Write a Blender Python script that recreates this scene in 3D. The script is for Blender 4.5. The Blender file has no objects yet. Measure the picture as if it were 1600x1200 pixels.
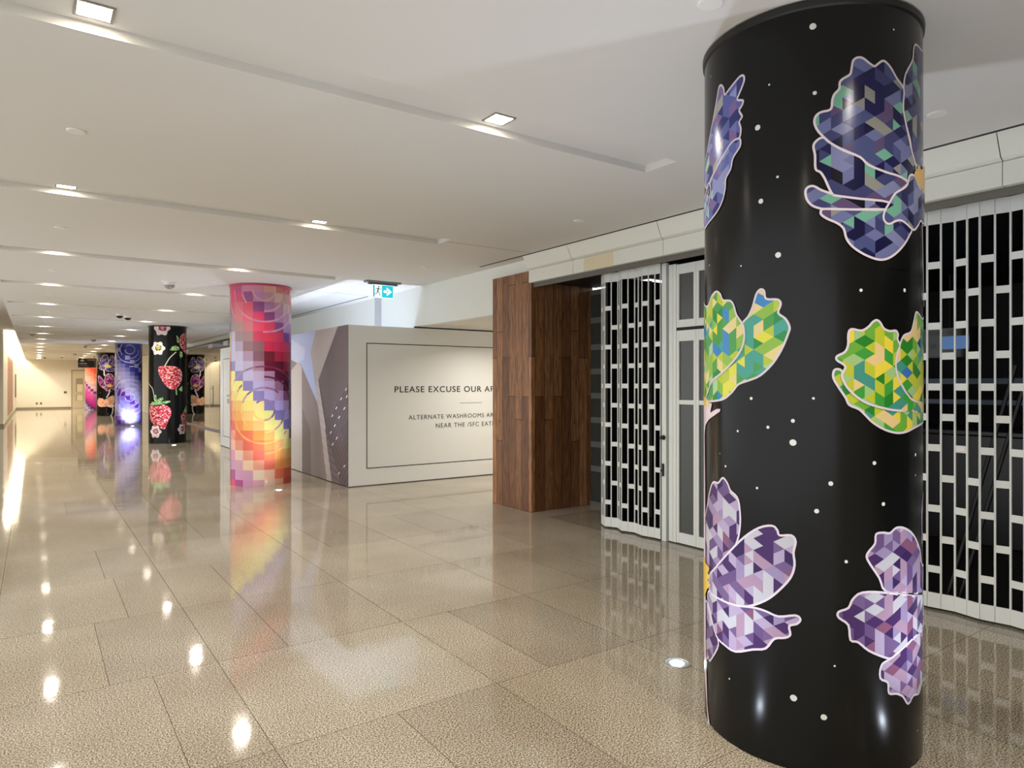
import bpy, math, random
from mathutils import Vector, Matrix
R = random.Random(7)
S = bpy.context.scene
COL = S.collection
PI = math.pi

# ------------------------------------------------------------------ camera, light, exposure
F = 1067.0                       # focal length in pixels of the 1600 wide frame
EYE = 1.5
YAW = math.radians(34.96)        # the view turned right from the corridor axis (+Y)
CA, SA = math.cos(YAW), math.sin(YAW)
HY = 600.5
cd = bpy.data.cameras.new('camera'); cam = bpy.data.objects.new('camera', cd); COL.objects.link(cam)
cd.sensor_width = 36; cd.lens = 36 * F / 1600; cd.clip_start = 0.05; cd.clip_end = 200
cam.location = (0, 0, EYE); cam.rotation_euler = (PI / 2, 0, -YAW)
S.camera = cam
w = bpy.data.worlds.new('world'); S.world = w; w.use_nodes = True
w.node_tree.nodes['Background'].inputs[0].default_value = (.97, .98, 1, 1)
w.node_tree.nodes['Background'].inputs[1].default_value = 1.5  # world light fills the hall through the added left opening
S.view_settings.view_transform = 'Standard'; S.view_settings.look = 'None'
S.view_settings.gamma = 1; S.view_settings.use_curve_mapping = False
S.view_settings.exposure = 0.14
LAMP = 40.0                      # radiance of the square ceiling downlights
BEAM = 22.0                      # watts each of them throws down
UP = 60.0                        # watts of the in-ground uplights
COVE = 75.0

# ------------------------------------------------------------------ helpers
def lin(h):
    if not isinstance(h, str): return tuple(h)
    h = h.lstrip('#'); o = []
    for i in (0, 2, 4):
        c = int(h[i:i+2], 16) / 255
        o.append(c / 12.92 if c <= .04045 else ((c + .055) / 1.055) ** 2.4)
    return tuple(o)

def mat(name, color='808080', rough=.5, metal=0, emit=None, es=0, spec=.5, coat=0, var=0, vscale=4, bump=0, bscale=200):
    m = bpy.data.materials.new(name); m.use_nodes = True
    n = m.node_tree; b = n.nodes['Principled BSDF']; L = n.links
    c = lin(color)
    b.inputs['Base Color'].default_value = (*c, 1); b.inputs['Roughness'].default_value = rough
    b.inputs['Metallic'].default_value = metal; b.inputs['Specular IOR Level'].default_value = spec
    b.inputs['Coat Weight'].default_value = coat; b.inputs['Coat Roughness'].default_value = .05
    if emit:
        b.inputs['Emission Color'].default_value = (*lin(emit), 1); b.inputs['Emission Strength'].default_value = es
    tc = n.nodes.new('ShaderNodeTexCoord')
    if var:
        t = n.nodes.new('ShaderNodeTexNoise'); t.inputs['Scale'].default_value = vscale; t.inputs['Detail'].default_value = 5
        L.new(tc.outputs['Object'], t.inputs['Vector'])
        mx = n.nodes.new('ShaderNodeMix'); mx.data_type = 'RGBA'
        mx.inputs[6].default_value = (*[v * (1 - var) for v in c], 1); mx.inputs[7].default_value = (*[min(1, v * (1 + var)) for v in c], 1)
        L.new(t.outputs['Fac'], mx.inputs[0]); L.new(mx.outputs[2], b.inputs['Base Color'])
    if bump:
        t = n.nodes.new('ShaderNodeTexNoise'); t.inputs['Scale'].default_value = bscale
        L.new(tc.outputs['Object'], t.inputs['Vector'])
        bp = n.nodes.new('ShaderNodeBump'); bp.inputs['Strength'].default_value = bump; bp.inputs['Distance'].default_value = .002
        L.new(t.outputs['Fac'], bp.inputs['Height']); L.new(bp.outputs[0], b.inputs['Normal'])
    return m

def attr_mat(name, rough=.25, spec=.5, es=0):
    """printed vinyl: the ink colour of each face is stored on the face"""
    m = bpy.data.materials.new(name); m.use_nodes = True; n = m.node_tree
    b = n.nodes['Principled BSDF']; a = n.nodes.new('ShaderNodeVertexColor'); a.layer_name = 'ink'
    n.links.new(a.outputs[0], b.inputs['Base Color'])
    b.inputs['Roughness'].default_value = rough; b.inputs['Specular IOR Level'].default_value = spec
    if es:
        n.links.new(a.outputs[0], b.inputs['Emission Color']); b.inputs['Emission Strength'].default_value = es
    return m

def glass_mat(name, tint='ffffff', rough=0.0, extra=0.0):
    m = bpy.data.materials.new(name); m.use_nodes = True; n = m.node_tree; n.nodes.clear(); L = n.links
    o = n.nodes.new('ShaderNodeOutputMaterial'); mx = n.nodes.new('ShaderNodeMixShader')
    t = n.nodes.new('ShaderNodeBsdfTransparent'); t.inputs[0].default_value = (*lin(tint), 1)
    g = n.nodes.new('ShaderNodeBsdfGlossy'); g.inputs['Roughness'].default_value = rough
    f = n.nodes.new('ShaderNodeFresnel'); f.inputs[0].default_value = 1.5
    a = n.nodes.new('ShaderNodeMath'); a.operation = 'MULTIPLY_ADD'; a.use_clamp = True
    a.inputs[1].default_value = 1.5; a.inputs[2].default_value = extra
    L.new(f.outputs[0], a.inputs[0]); L.new(a.outputs[0], mx.inputs[0]); L.new(t.outputs[0], mx.inputs[1]); L.new(g.outputs[0], mx.inputs[2])
    L.new(mx.outputs[0], o.inputs[0]); return m

class MB:
    """collects polygons with per-face ink and material and links them as ONE mesh object"""
    def __init__(s): s.v = []; s.f = []; s.c = []; s.n = []
    def poly(s, pts, c=None, nrm=None):
        b = len(s.v); s.v += [tuple(p) for p in pts]; s.f.append(list(range(b, b + len(pts)))); s.c.append(c)
        s.n += list(nrm) if nrm else [None] * len(pts)
    def box(s, x0, x1, y0, y1, z0, z1, c=None, M=None):
        P = [Vector(p) for p in ((x0,y0,z0),(x1,y0,z0),(x1,y1,z0),(x0,y1,z0),(x0,y0,z1),(x1,y0,z1),(x1,y1,z1),(x0,y1,z1))]
        if M is not None: P = [M @ p for p in P]
        b = len(s.v); s.v += [tuple(p) for p in P]; s.n += [None] * 8
        for q in ((0,3,2,1),(4,5,6,7),(0,1,5,4),(1,2,6,5),(2,3,7,6),(3,0,4,7)):
            s.f.append([b + i for i in q]); s.c.append(c)
    def lathe(s, prof, cx=0, cy=0, seg=48, c=None, M=None):
        """prof: list of (r, z); caps closed at r=0"""
        b = len(s.v)
        for r, z in prof:
            for k in range(seg):
                a = 2 * PI * k / seg; p = Vector((cx + r * math.cos(a), cy + r * math.sin(a), z))
                s.v.append(tuple(M @ p if M is not None else p)); s.n.append(None)
        for i in range(len(prof) - 1):
            for k in range(seg):
                k2 = (k + 1) % seg
                s.f.append([b + i*seg + k, b + i*seg + k2, b + (i+1)*seg + k2, b + (i+1)*seg + k]); s.c.append(c)
    def tube(s, pts, r, seg=10, c=None):
        pts = [Vector(p) for p in pts]; b = len(s.v)
        for i, p in enumerate(pts):
            d = (pts[min(i+1, len(pts)-1)] - pts[max(i-1, 0)]).normalized()
            u = d.orthogonal().normalized(); v = d.cross(u)
            if i and (u - lastu).length > 1: pass
            if i:
                u = (lastu - d * lastu.dot(d)).normalized(); v = d.cross(u)
            lastu = u
            for k in range(seg):
                a = 2 * PI * k / seg; s.v.append(tuple(p + (u * math.cos(a) + v * math.sin(a)) * r)); s.n.append(None)
        for i in range(len(pts) - 1):
            for k in range(seg):
                k2 = (k + 1) % seg
                s.f.append([b + i*seg + k, b + i*seg + k2, b + (i+1)*seg + k2, b + (i+1)*seg + k]); s.c.append(c)
        s.f.append([b + k for k in range(seg)][::-1]); s.c.append(c)
        s.f.append([b + (len(pts)-1)*seg + k for k in range(seg)]); s.c.append(c)
    def build(s, name, m, parent=None, loc=None, smooth=False, bevel=0):
        me = bpy.data.meshes.new(name); me.from_pydata(s.v, [], s.f)
        me.materials.append(m)
        if any(c is not None for c in s.c):
            at = me.color_attributes.new('ink', 'FLOAT_COLOR', 'CORNER'); buf = []
            for f, c in zip(s.f, s.c):
                q = lin(c if c is not None else '808080'); buf += [q[0], q[1], q[2], 1.0] * len(f)
            at.data.foreach_set('color', buf)
        if smooth:
            me.shade_smooth()
            if smooth == 'auto': me.set_sharp_from_angle(angle=math.radians(35))
        if any(n is not None for n in s.n):
            me.shade_smooth(); me.normals_split_custom_set_from_vertices([n or (0, 0, 0) for n in s.n])
        o = bpy.data.objects.new(name, me); COL.objects.link(o)
        if parent: o.parent = parent
        if loc: o.location = loc
        if bevel:
            bm = o.modifiers.new('bevel', 'BEVEL'); bm.width = bevel; bm.segments = 2; bm.limit_method = 'ANGLE'
        return o

def thing(name, label, cat, loc=(0, 0, 0), rz=0, group=None):
    o = bpy.data.objects.new(name, None); COL.objects.link(o); o.location = loc; o.rotation_euler = (0, 0, rz)
    o.empty_display_size = .1
    return tag(o, label, cat, group)
def tag(o, label, cat, group=None):
    o['label'] = label; o['category'] = cat
    if group: o['group'] = group
    return o
def struct(o): o['kind'] = 'structure'; return o
def dup(o, parent=None):
    c = o.copy(); COL.objects.link(c); c.parent = parent
    for ch in [x for x in o.children]: dup(ch, c)
    return c

def text(s, width, depth, m, parent, loc, name='lettering', facing='-Y', size=None, spacing=1.0, align='LEFT', bold=.0):
    cu = bpy.data.curves.new('t', 'FONT'); cu.body = s; cu.extrude = depth; cu.align_x = align; cu.space_character = spacing
    cu.size = 1; cu.offset = bold
    tmp = bpy.data.objects.new('t', cu); COL.objects.link(tmp); bpy.context.view_layer.update()
    me = bpy.data.meshes.new_from_object(tmp.evaluated_get(bpy.context.evaluated_depsgraph_get()))
    xs = [v.co.x for v in me.vertices]; ys = [v.co.y for v in me.vertices]
    sx = width / (max(xs) - min(xs)); sy = size / max(ys) if size else sx
    for v in me.vertices: v.co.x = (v.co.x - min(xs) * (align == 'LEFT')) * sx; v.co.y *= sy
    bpy.data.objects.remove(tmp)
    # one mesh per word: cut the line where the gaps between letters are wide
    import bmesh
    bm = bmesh.new(); bm.from_mesh(me); cap = max(v.co.y for v in bm.verts); seen = set(); isl = []
    for v in bm.verts:
        if v in seen: continue
        st, g = [v], []; seen.add(v)
        while st:
            q = st.pop(); g.append(q)
            for e in q.link_edges:
                o_ = e.other_vert(q)
                if o_ not in seen: seen.add(o_); st.append(o_)
        isl.append((min(q.co.x for q in g), max(q.co.x for q in g), round(sum(q.co.y for q in g)/len(g)/cap/1.2), g))
    isl.sort(key=lambda t: (t[2], t[0])); words = []
    for a, b, ln, g in isl:
        if words and words[-1][2] == ln and a - words[-1][1] < .42 * cap: words[-1][1] = max(b, words[-1][1]); words[-1][3] += g
        else: words.append([a, b, ln, list(g)])
    for a, b, ln, g in words:
        ids = {v: i for i, v in enumerate(g)}
        wm = bpy.data.meshes.new(name); wm.from_pydata([tuple(v.co) for v in g], [], [[ids[v] for v in f.verts] for f in bm.faces if f.verts[0] in ids])
        wm.materials.append(m); o = bpy.data.objects.new(name, wm); COL.objects.link(o); o.parent = parent; o.location = loc
        o.rotation_euler = (PI / 2, 0, 0) if facing == '-Y' else (PI / 2, 0, -PI / 2)
    bm.free()

# 2-D tools ------------------------------------------------------------
def clip(sub, cv):
    """Sutherland-Hodgman: any polygon against a convex counter-clockwise one"""
    out = sub
    for i in range(len(cv)):
        a, b = cv[i], cv[(i + 1) % len(cv)]; ex, ey = b[0] - a[0], b[1] - a[1]
        inp, out = out, []
        if not inp: return []
        d = [ex * (p[1] - a[1]) - ey * (p[0] - a[0]) for p in inp]
        for j in range(len(inp)):
            p, q, dp, dq = inp[j - 1], inp[j], d[j - 1], d[j]
            if (dp >= 0) != (dq >= 0):
                t = dp / (dp - dq); out.append((p[0] + (q[0] - p[0]) * t, p[1] + (q[1] - p[1]) * t))
            if dq >= 0: out.append(q)
    return out
def area(p): return sum(p[i-1][0]*p[i][1] - p[i][0]*p[i-1][1] for i in range(len(p))) / 2
def ccw(p): return p if area(p) > 0 else p[::-1]
def smooth(pts, n=4, closed=True):
    o = []; N = len(pts)
    for i in range(N if closed else N - 1):
        g = (lambda k: pts[k % N]) if closed else (lambda k: pts[min(max(k, 0), N - 1)])
        a, b, c, d = g(i-1), g(i), g(i+1), g(i+2)
        for k in range(n):
            t = k / n; t2 = t*t; t3 = t2*t
            o.append(tuple(.5 * (2*b[j] + (c[j]-a[j])*t + (2*a[j]-5*b[j]+4*c[j]-d[j])*t2 + (3*b[j]-a[j]-3*c[j]+d[j])*t3) for j in (0, 1)))
    if not closed: o.append(pts[-1])
    return o

def ray(px, py): 
    u = (px - 800) / F; v = (HY - py) / F
    return (CA * u + SA, CA - SA * u, v)

# ------------------------------------------------------------------ materials
M_ceiling = mat('ceiling_paint', 'dcdad4', .75, var=.015, vscale=1.5)
M_wall = mat('wall_paint_cream', 'e6dfd0', .6, var=.02)
M_bulk = mat('bulkhead_paint', 'e4e7e0', .55, var=.015)
M_fascia = mat('fascia_panel', 'e0e2d8', .35, var=.03, vscale=2)
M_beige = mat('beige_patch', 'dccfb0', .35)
M_dark = mat('dark_gap', '1c1b1a', .7)
M_joint = mat('joint_shadow', '6a675f', .8)  # grey of the ceiling joints and fascia backing
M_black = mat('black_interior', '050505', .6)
M_alu = mat('white_enamelled_metal', 'dfe3df', .35, var=.03, vscale=3)
M_alu2 = mat('grey_metal', '8d8f8c', .4, metal=.6)
M_chrome = mat('chrome', 'c9c9c9', .2, metal=1)
M_hoard = mat('hoarding_panel', 'dcdfdd', .5, var=.015)
M_ink = mat('black_ink', '15151a', .5)
M_greyline = mat('grey_ink', '9a9a94', .5)
M_lamp = mat('downlight_diffuser', 'ffffff', .5, emit='fff0da', es=LAMP)
M_lampframe = mat('downlight_trim', '8c8880', .5)
M_white = mat('white_plastic', 'e8e6e0', .4)
M_blackgloss = mat('black_dome', '060606', .08)
M_print = attr_mat('printed_vinyl', .2, .26)
M_muralprint = attr_mat('printed_mural', .5)
M_sign = attr_mat('backlit_sign', .4, es=1.0)
M_glass = glass_mat('clear_glass', 'e4efe8', 0, .06)
M_glassdark = glass_mat('smoked_glass', '7d837f', .02, .02)
M_base = mat('baseboard_metal', '8e8676', .35, metal=.3)
M_upglass = mat('uplight_lens', 'f4f8ff', .2, emit='e4eeff', es=110)
M_upring = mat('uplight_ring', 'a9a9a2', .35, metal=.4)
M_brownpanel = mat('rosy_brown_panel', 'a98672', .5, var=.1, vscale=6)
M_wired = mat('wired_smoked_pane', '474a47', .25, var=.1, vscale=60)

def wood_mat():
    m = bpy.data.materials.new('stained_wood_planks'); m.use_nodes = True; n = m.node_tree; L = n.links
    b = n.nodes['Principled BSDF']; tc = n.nodes.new('ShaderNodeTexCoord')
    sep = n.nodes.new('ShaderNodeSeparateXYZ'); L.new(tc.outputs['Object'], sep.inputs[0])
    add = n.nodes.new('ShaderNodeMath'); add.operation = 'ADD'; L.new(sep.outputs[0], add.inputs[0]); L.new(sep.outputs[1], add.inputs[1])
    cmb = n.nodes.new('ShaderNodeCombineXYZ'); L.new(sep.outputs[2], cmb.inputs[0]); L.new(add.outputs[0], cmb.inputs[1])
    br = n.nodes.new('ShaderNodeTexBrick'); br.inputs['Scale'].default_value = 1; br.offset = .41; br.offset_frequency = 3; br.squash = 1.35; br.squash_frequency = 2
    br.inputs['Brick Width'].default_value = 1.35; br.inputs['Row Height'].default_value = .135
    br.inputs['Mortar Size'].default_value = .004; br.inputs['Mortar Smooth'].default_value = .1
    br.inputs['Color1'].default_value = (*lin('6c472b'), 1); br.inputs['Color2'].default_value = (*lin('ad7d55'), 1); br.inputs['Mortar'].default_value = (*lin('2a170c'), 1)
    L.new(cmb.outputs[0], br.inputs['Vector'])
    mp = n.nodes.new('ShaderNodeMapping'); mp.inputs['Scale'].default_value = (2.2, 26, 1); L.new(cmb.outputs[0], mp.inputs[0])
    nz = n.nodes.new('ShaderNodeTexNoise'); nz.inputs['Scale'].default_value = 1.6; nz.inputs['Detail'].default_value = 8; nz.inputs['Distortion'].default_value = 1.2
    L.new(mp.outputs[0], nz.inputs['Vector'])
    rp = n.nodes.new('ShaderNodeValToRGB'); rp.color_ramp.elements[0].position = .3; rp.color_ramp.elements[0].color = (.38, .35, .32, 1)
    rp.color_ramp.elements[1].position = .72; rp.color_ramp.elements[1].color = (1.35, 1.3, 1.2, 1); L.new(nz.outputs['Fac'], rp.inputs[0])
    mx = n.nodes.new('ShaderNodeMix'); mx.data_type = 'RGBA'; mx.blend_type = 'MULTIPLY'; mx.inputs[0].default_value = 1
    L.new(br.outputs[0], mx.inputs[6]); L.new(rp.outputs[0], mx.inputs[7])
    kn = n.nodes.new('ShaderNodeTexVoronoi'); kn.inputs['Scale'].default_value = 1; mk = n.nodes.new('ShaderNodeMapping'); mk.inputs['Scale'].default_value = (3.2, 7.4, 1)
    L.new(cmb.outputs[0], mk.inputs[0]); L.new(mk.outputs[0], kn.inputs['Vector'])
    rk = n.nodes.new('ShaderNodeValToRGB'); rk.color_ramp.elements[0].position = .02; rk.color_ramp.elements[0].color = (.3, .25, .2, 1)
    rk.color_ramp.elements[1].position = .1; rk.color_ramp.elements[1].color = (1, 1, 1, 1); L.new(kn.outputs['Distance'], rk.inputs[0])
    m2 = n.nodes.new('ShaderNodeMix'); m2.data_type = 'RGBA'; m2.blend_type = 'MULTIPLY'; m2.inputs[0].default_value = 1
    L.new(mx.outputs[2], m2.inputs[6]); L.new(rk.outputs[0], m2.inputs[7]); L.new(m2.outputs[2], b.inputs['Base Color'])
    b.inputs['Roughness'].default_value = .45
    return m
M_wood = wood_mat()

def floor_mat():
    m = bpy.data.materials.new('polished_speckled_granite'); m.use_nodes = True; n = m.node_tree; L = n.links
    b = n.nodes['Principled BSDF']; tc = n.nodes.new('ShaderNodeTexCoord'); a = n.nodes.new('ShaderNodeVertexColor'); a.layer_name = 'ink'
    def ramp(src, stops):
        r = n.nodes.new('ShaderNodeValToRGB'); e = r.color_ramp.elements
        while len(e) < len(stops): e.new(.5)
        for q, (p, c) in zip(e, stops): q.position = p; q.color = (*lin(c), 1)
        L.new(src, r.inputs[0]); return r.outputs[0]
    n1 = n.nodes.new('ShaderNodeTexNoise'); n1.inputs['Scale'].default_value = 145; n1.inputs['Detail'].default_value = 3; n1.inputs['Roughness'].default_value = .7
    L.new(tc.outputs['Object'], n1.inputs['Vector'])
    c1 = ramp(n1.outputs['Fac'], [(.37, '40382f'), (.45, '887d6c'), (.52, 'b2a893'), (.62, 'e2dccd')])
    n2 = n.nodes.new('ShaderNodeTexNoise'); n2.inputs['Scale'].default_value = 1.3; n2.inputs['Detail'].default_value = 4
    L.new(tc.outputs['Object'], n2.inputs['Vector'])
    c2 = ramp(n2.outputs['Fac'], [(.3, 'e4e0dc'), (.7, 'ffffff')])
    m1 = n.nodes.new('ShaderNodeMix'); m1.data_type = 'RGBA'; m1.blend_type = 'MULTIPLY'; m1.inputs[0].default_value = 1
    L.new(c1, m1.inputs[6]); L.new(c2, m1.inputs[7])
    m2 = n.nodes.new('ShaderNodeMix'); m2.data_type = 'RGBA'; m2.blend_type = 'MULTIPLY'; m2.inputs[0].default_value = 1
    L.new(m1.outputs[2], m2.inputs[6]); L.new(a.outputs[0], m2.inputs[7]); L.new(m2.outputs[2], b.inputs['Base Color'])
    b.inputs['Roughness'].default_value = .06; b.inputs['Specular IOR Level'].default_value = .6
    n3 = n.nodes.new('ShaderNodeTexNoise'); n3.inputs['Scale'].default_value = 2.4; n3.inputs['Detail'].default_value = 3
    L.new(tc.outputs['Object'], n3.inputs['Vector'])
    bp = n.nodes.new('ShaderNodeBump'); bp.inputs['Strength'].default_value = .35; bp.inputs['Distance'].default_value = .004
    L.new(n3.outputs['Fac'], bp.inputs['Height']); L.new(bp.outputs[0], b.inputs['Normal'])
    return m
M_floor = floor_mat()

# ------------------------------------------------------------------ the setting
H = 2.98           # ceiling
XW = 4.75          # storefront line on the right
XL = -.45          # edge of the low ceiling on the left
Y0, Y1 = -8.6, 50.0

# floor: polished granite slabs in rows, each slab its own tone, thin dark joints
fb = MB()
xs = [-3.0, -2.1, -1.15, -.2, .81, 1.90, 2.85, 3.80, 4.75]
k0 = int((Y0 - 2.85) / 1.08) - 1; k1 = int((Y1 - 2.85) / 1.08) + 1
forced = {(3, 0): .69, (5, 0): None, (4, 1): .35, (3, 2): .69}
def slab(x0, x1, y0, y1, tone):
    j = .0013; g = lambda t: (t, t, t)
    fb.poly([(x0+j, y0+j, 0), (x1-j, y0+j, 0), (x1-j, y1-j, 0), (x0+j, y1-j, 0)], (tone, tone * R.uniform(.985, 1.0), tone * R.uniform(.95, 1.0)))
for k in range(k0, k1 + 1):
    y0, y1 = 2.85 + 1.08 * k, 2.85 + 1.08 * (k + 1)
    y0, y1 = max(y0, Y0), min(y1, Y1)
    if y1 <= y0: continue
    for i in range(len(xs) - 1):
        x0, x1 = xs[i], xs[i + 1]; t = R.uniform(.9, 1.0)
        if (i, k) in forced and forced[(i, k)]:
            q = forced[(i, k)]
        else:
            q = R.choice([None, None, None, .35, .64, .5])
        if q:
            xm = x0 + (x1 - x0) * q
            slab(x0, xm, y0, y1, t); slab(xm, x1, y0, y1, R.uniform(.82, .95))
        else: slab(x0, x1, y0, y1, t)
    for x in (4.75, 6.3, 7.85, 9.4, 10.95):
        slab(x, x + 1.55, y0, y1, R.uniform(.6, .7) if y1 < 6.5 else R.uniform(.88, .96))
    # far side walkway beyond the end of the hoarding
fb.poly([(-3, Y0, -.003), (12.5, Y0, -.003), (12.5, Y1, -.003), (-3, Y1, -.003)], (.3, .26, .21))
struct(fb.build('floor', M_floor))

# ceiling with long recessed slots
SLOT_D, SX0, SX1 = .045, -.40, 3.50
rows = list(range(-4, 16))
cb = MB(); CX1 = 4.60
def cq(x0, x1, y0, y1, z): cb.poly([(x0, y0, z), (x0, y1, z), (x1, y1, z), (x1, y0, z)])
prev = Y0
for k in rows:
    a, b_ = 3.09 + 3 * k, 3.38 + 3 * k
    cq(XL, CX1, prev, a, H); cq(XL, SX0, a, b_, H); cq(SX1, CX1, a, b_, H)
    cq(SX0, SX1, a, b_, H + SLOT_D)
    z0, z1 = H, H + SLOT_D
    cb.poly([(SX0, b_, z0), (SX1, b_, z0), (SX1, b_, z1), (SX0, b_, z1)])
    cb.poly([(SX1, a, z0), (SX0, a, z0), (SX0, a, z1), (SX1, a, z1)])
    cb.poly([(SX1, b_, z0), (SX1, a, z0), (SX1, a, z1), (SX1, b_, z1)])
    cb.poly([(SX0, a, z0), (SX0, b_, z0), (SX0, b_, z1), (SX0, a, z1)])
    prev = b_
cq(XL, CX1, prev, Y1, H)
cb.poly([(XL, Y0, H), (XL, Y1, H), (XL, Y1, 3.40), (XL, Y0, 3.40)])
cq(-3.1, XL, Y0, Y1, 3.40)
ceil = struct(cb.build('ceiling', M_ceiling))
# dark reveal between ceiling and right wall, white strip beyond it
t1 = MB(); t1.box(4.60, 4.635, Y0, 7.32, H, H + .08); t1.box(4.60, 4.63, 10.85, Y1, H, H + .08)
struct(t1.build('trim_1', M_dark))
t2 = MB(); t2.box(4.60, 4.86, 7.32, 10.85, H, H + .05); t2.box(4.635, 4.9, 10.85, Y1, H, H + .05); t2.box(4.635, 4.9, Y0, 7.32, H, H + .05)
struct(t2.build('trim_2', M_ceiling))
# hairline joints in the ceiling
t3 = MB()
for y, a, b_ in ((6.2, 3.5, 4.6), (10.74, 3.15, 4.6), (19.7, 3.1, 4.6)): t3.box(a, b_, y - .003, y + .003, H - .001, H + .01)
struct(t3.build('trim_3', M_joint))

# left wall, the wider bay before Y = 30, end wall
wl = MB(); wl.box(-1.0, -.9, 30.0, Y1, 0, 3.40); wl.box(-3.0, -.9, 29.9, 30.0, 0, 3.40); wl.box(-3.1, -3.0, 20.0, 29.9, 0, 3.40)  # nearer side of the bay left open, made up to let fill light in
struct(wl.build('wall_left', M_wall))
we = MB(); we.box(-1.0, 12.4, Y1, Y1 + .1, 0, 3.40); struct(we.build('wall_far', M_wall))
wn = MB(); wn.box(-3.1, 12.4, Y0 - .1, Y0, 0, 3.40); struct(wn.build('wall_near', M_wall))
bl = MB(); bl.box(-.9, -.885, 30, Y1, 0, .1); bl.box(-3, -.885, 29.885, 29.9, 0, .1); struct(bl.build('baseboard_left', M_base))
be = MB(); be.box(-.9, 1.84, Y1 - .015, Y1, 0, .1); be.box(2.66, 4.75, Y1 - .015, Y1, 0, .1); struct(be.build('baseboard_far', M_base))

# right side: fascia over the shopfront (two bands), reveal soffit above the gates
f1 = MB()
for (a, b_) in ((Y0, .4), (.4, 1.66), (1.66, 3.05), (3.05, 4.34), (4.34, 5.62), (5.62, 6.42)):
    g = .0025
    f1.poly([(4.64, a+g, H), (4.64, b_-g, H), (4.70, b_-g, 2.845), (4.70, a+g, 2.845)])
    f1.poly([(4.70, a+g, 2.845), (4.70, b_-g, 2.845), (4.74, b_-g, 2.825), (4.74, a+g, 2.825)])
    f1.box(4.725, 4.775, a + g, b_ - g, 2.68, 2.822)
struct(f1.build('trim_4', M_fascia))
f2 = MB(); f2.box(4.78, 4.80, Y0, 6.42, 2.63, H); struct(f2.build('trim_5', M_joint))
fz = MB(); fz.box(4.722, 4.7255, 5.0, 5.44, 2.682, 2.82); struct(fz.build('trim_6', M_beige))  # beige patch paints a warm scallop of reflected light on the fascia
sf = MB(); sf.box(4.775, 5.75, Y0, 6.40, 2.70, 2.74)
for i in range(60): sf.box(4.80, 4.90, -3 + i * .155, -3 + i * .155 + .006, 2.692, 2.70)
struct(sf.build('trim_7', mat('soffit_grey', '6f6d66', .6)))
# the bulkhead wall that runs on past the pier
for a, b_, z in ((6.43, 7.22, 2.83), (7.22, 9.52, 2.385), (9.52, 17.59, 0), (35.0, Y1, 0), (17.6, 35.0, 2.86)):
    wb = MB(); wb.box(4.80, 4.9, a, b_, z, H + .02); struct(wb.build('wall_right', M_bulk))
t8 = MB(); t8.box(4.77, 4.80, 10.72, 10.92, 0, H); struct(t8.build('trim_8', mat('joint_cover', 'b9bcbd', .6)))  # grey strip at the wall joint paints the wedge of shade there
g9 = MB(); g9.box(4.80, 8.0, 9.46, 9.50, 2.362, 2.386); struct(g9.build('trim_12', M_dark))  # dark strip added to stop uplight leaking over the hoarding
lc = MB(); lc.box(4.9, 12.3, 7.22, 9.44, 2.385, 2.45); struct(lc.build('trim_9', mat('washroom_soffit', 'd8d5ca', .6)))
wr = MB(); wr.box(12.3, 12.4, 7.12, 9.6, 0, 2.4); wr.box(5.71, 12.3, 7.12, 7.215, 0, 2.4); struct(wr.build('wall_washroom', M_wall))

# ------------------------------------------------------------------ wooden pier
wp = MB(); wp.box(4.75, 5.70, 6.40, 7.22, 0, 2.825)
tag(wp.build('wooden_pier', M_wood, bevel=.002), 'brown stained wooden plank pier between white hoarding and folding gate', 'pier')
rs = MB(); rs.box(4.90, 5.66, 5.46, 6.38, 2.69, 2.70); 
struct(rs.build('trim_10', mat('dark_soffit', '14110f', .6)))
# side glazing at the back of the recess
sg = thing('shop_side_window', 'narrow dark shop window beside the wooden pier, behind the folding gate', 'window', (5.68, 5.9, 0))
g = MB(); g.box(-.008, .008, -.47, .5, .05, 2.6); g.build('pane', mat('smoked_side_pane', '3c403d', .12, var=.3, vscale=3), sg)
for zz in (2.25, 1.92, 1.62, 1.32, 1.02, .72, .42):
    g = MB(); g.box(-.011, -.0082, -.44, .5, zz, zz + .07); g.build('frosted_band', mat('frosted_film', '666d69', .4), sg)  # paler bands paint the reflections lying across the pane
g = MB(); g.box(-.02, .02, -.49, .5, 0, .05); g.box(-.02, .02, -.49, .5, 2.6, 2.66); g.box(-.02, .02, -.5, -.46, 0, 2.66); g.build('frame', M_alu2, sg)

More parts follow.
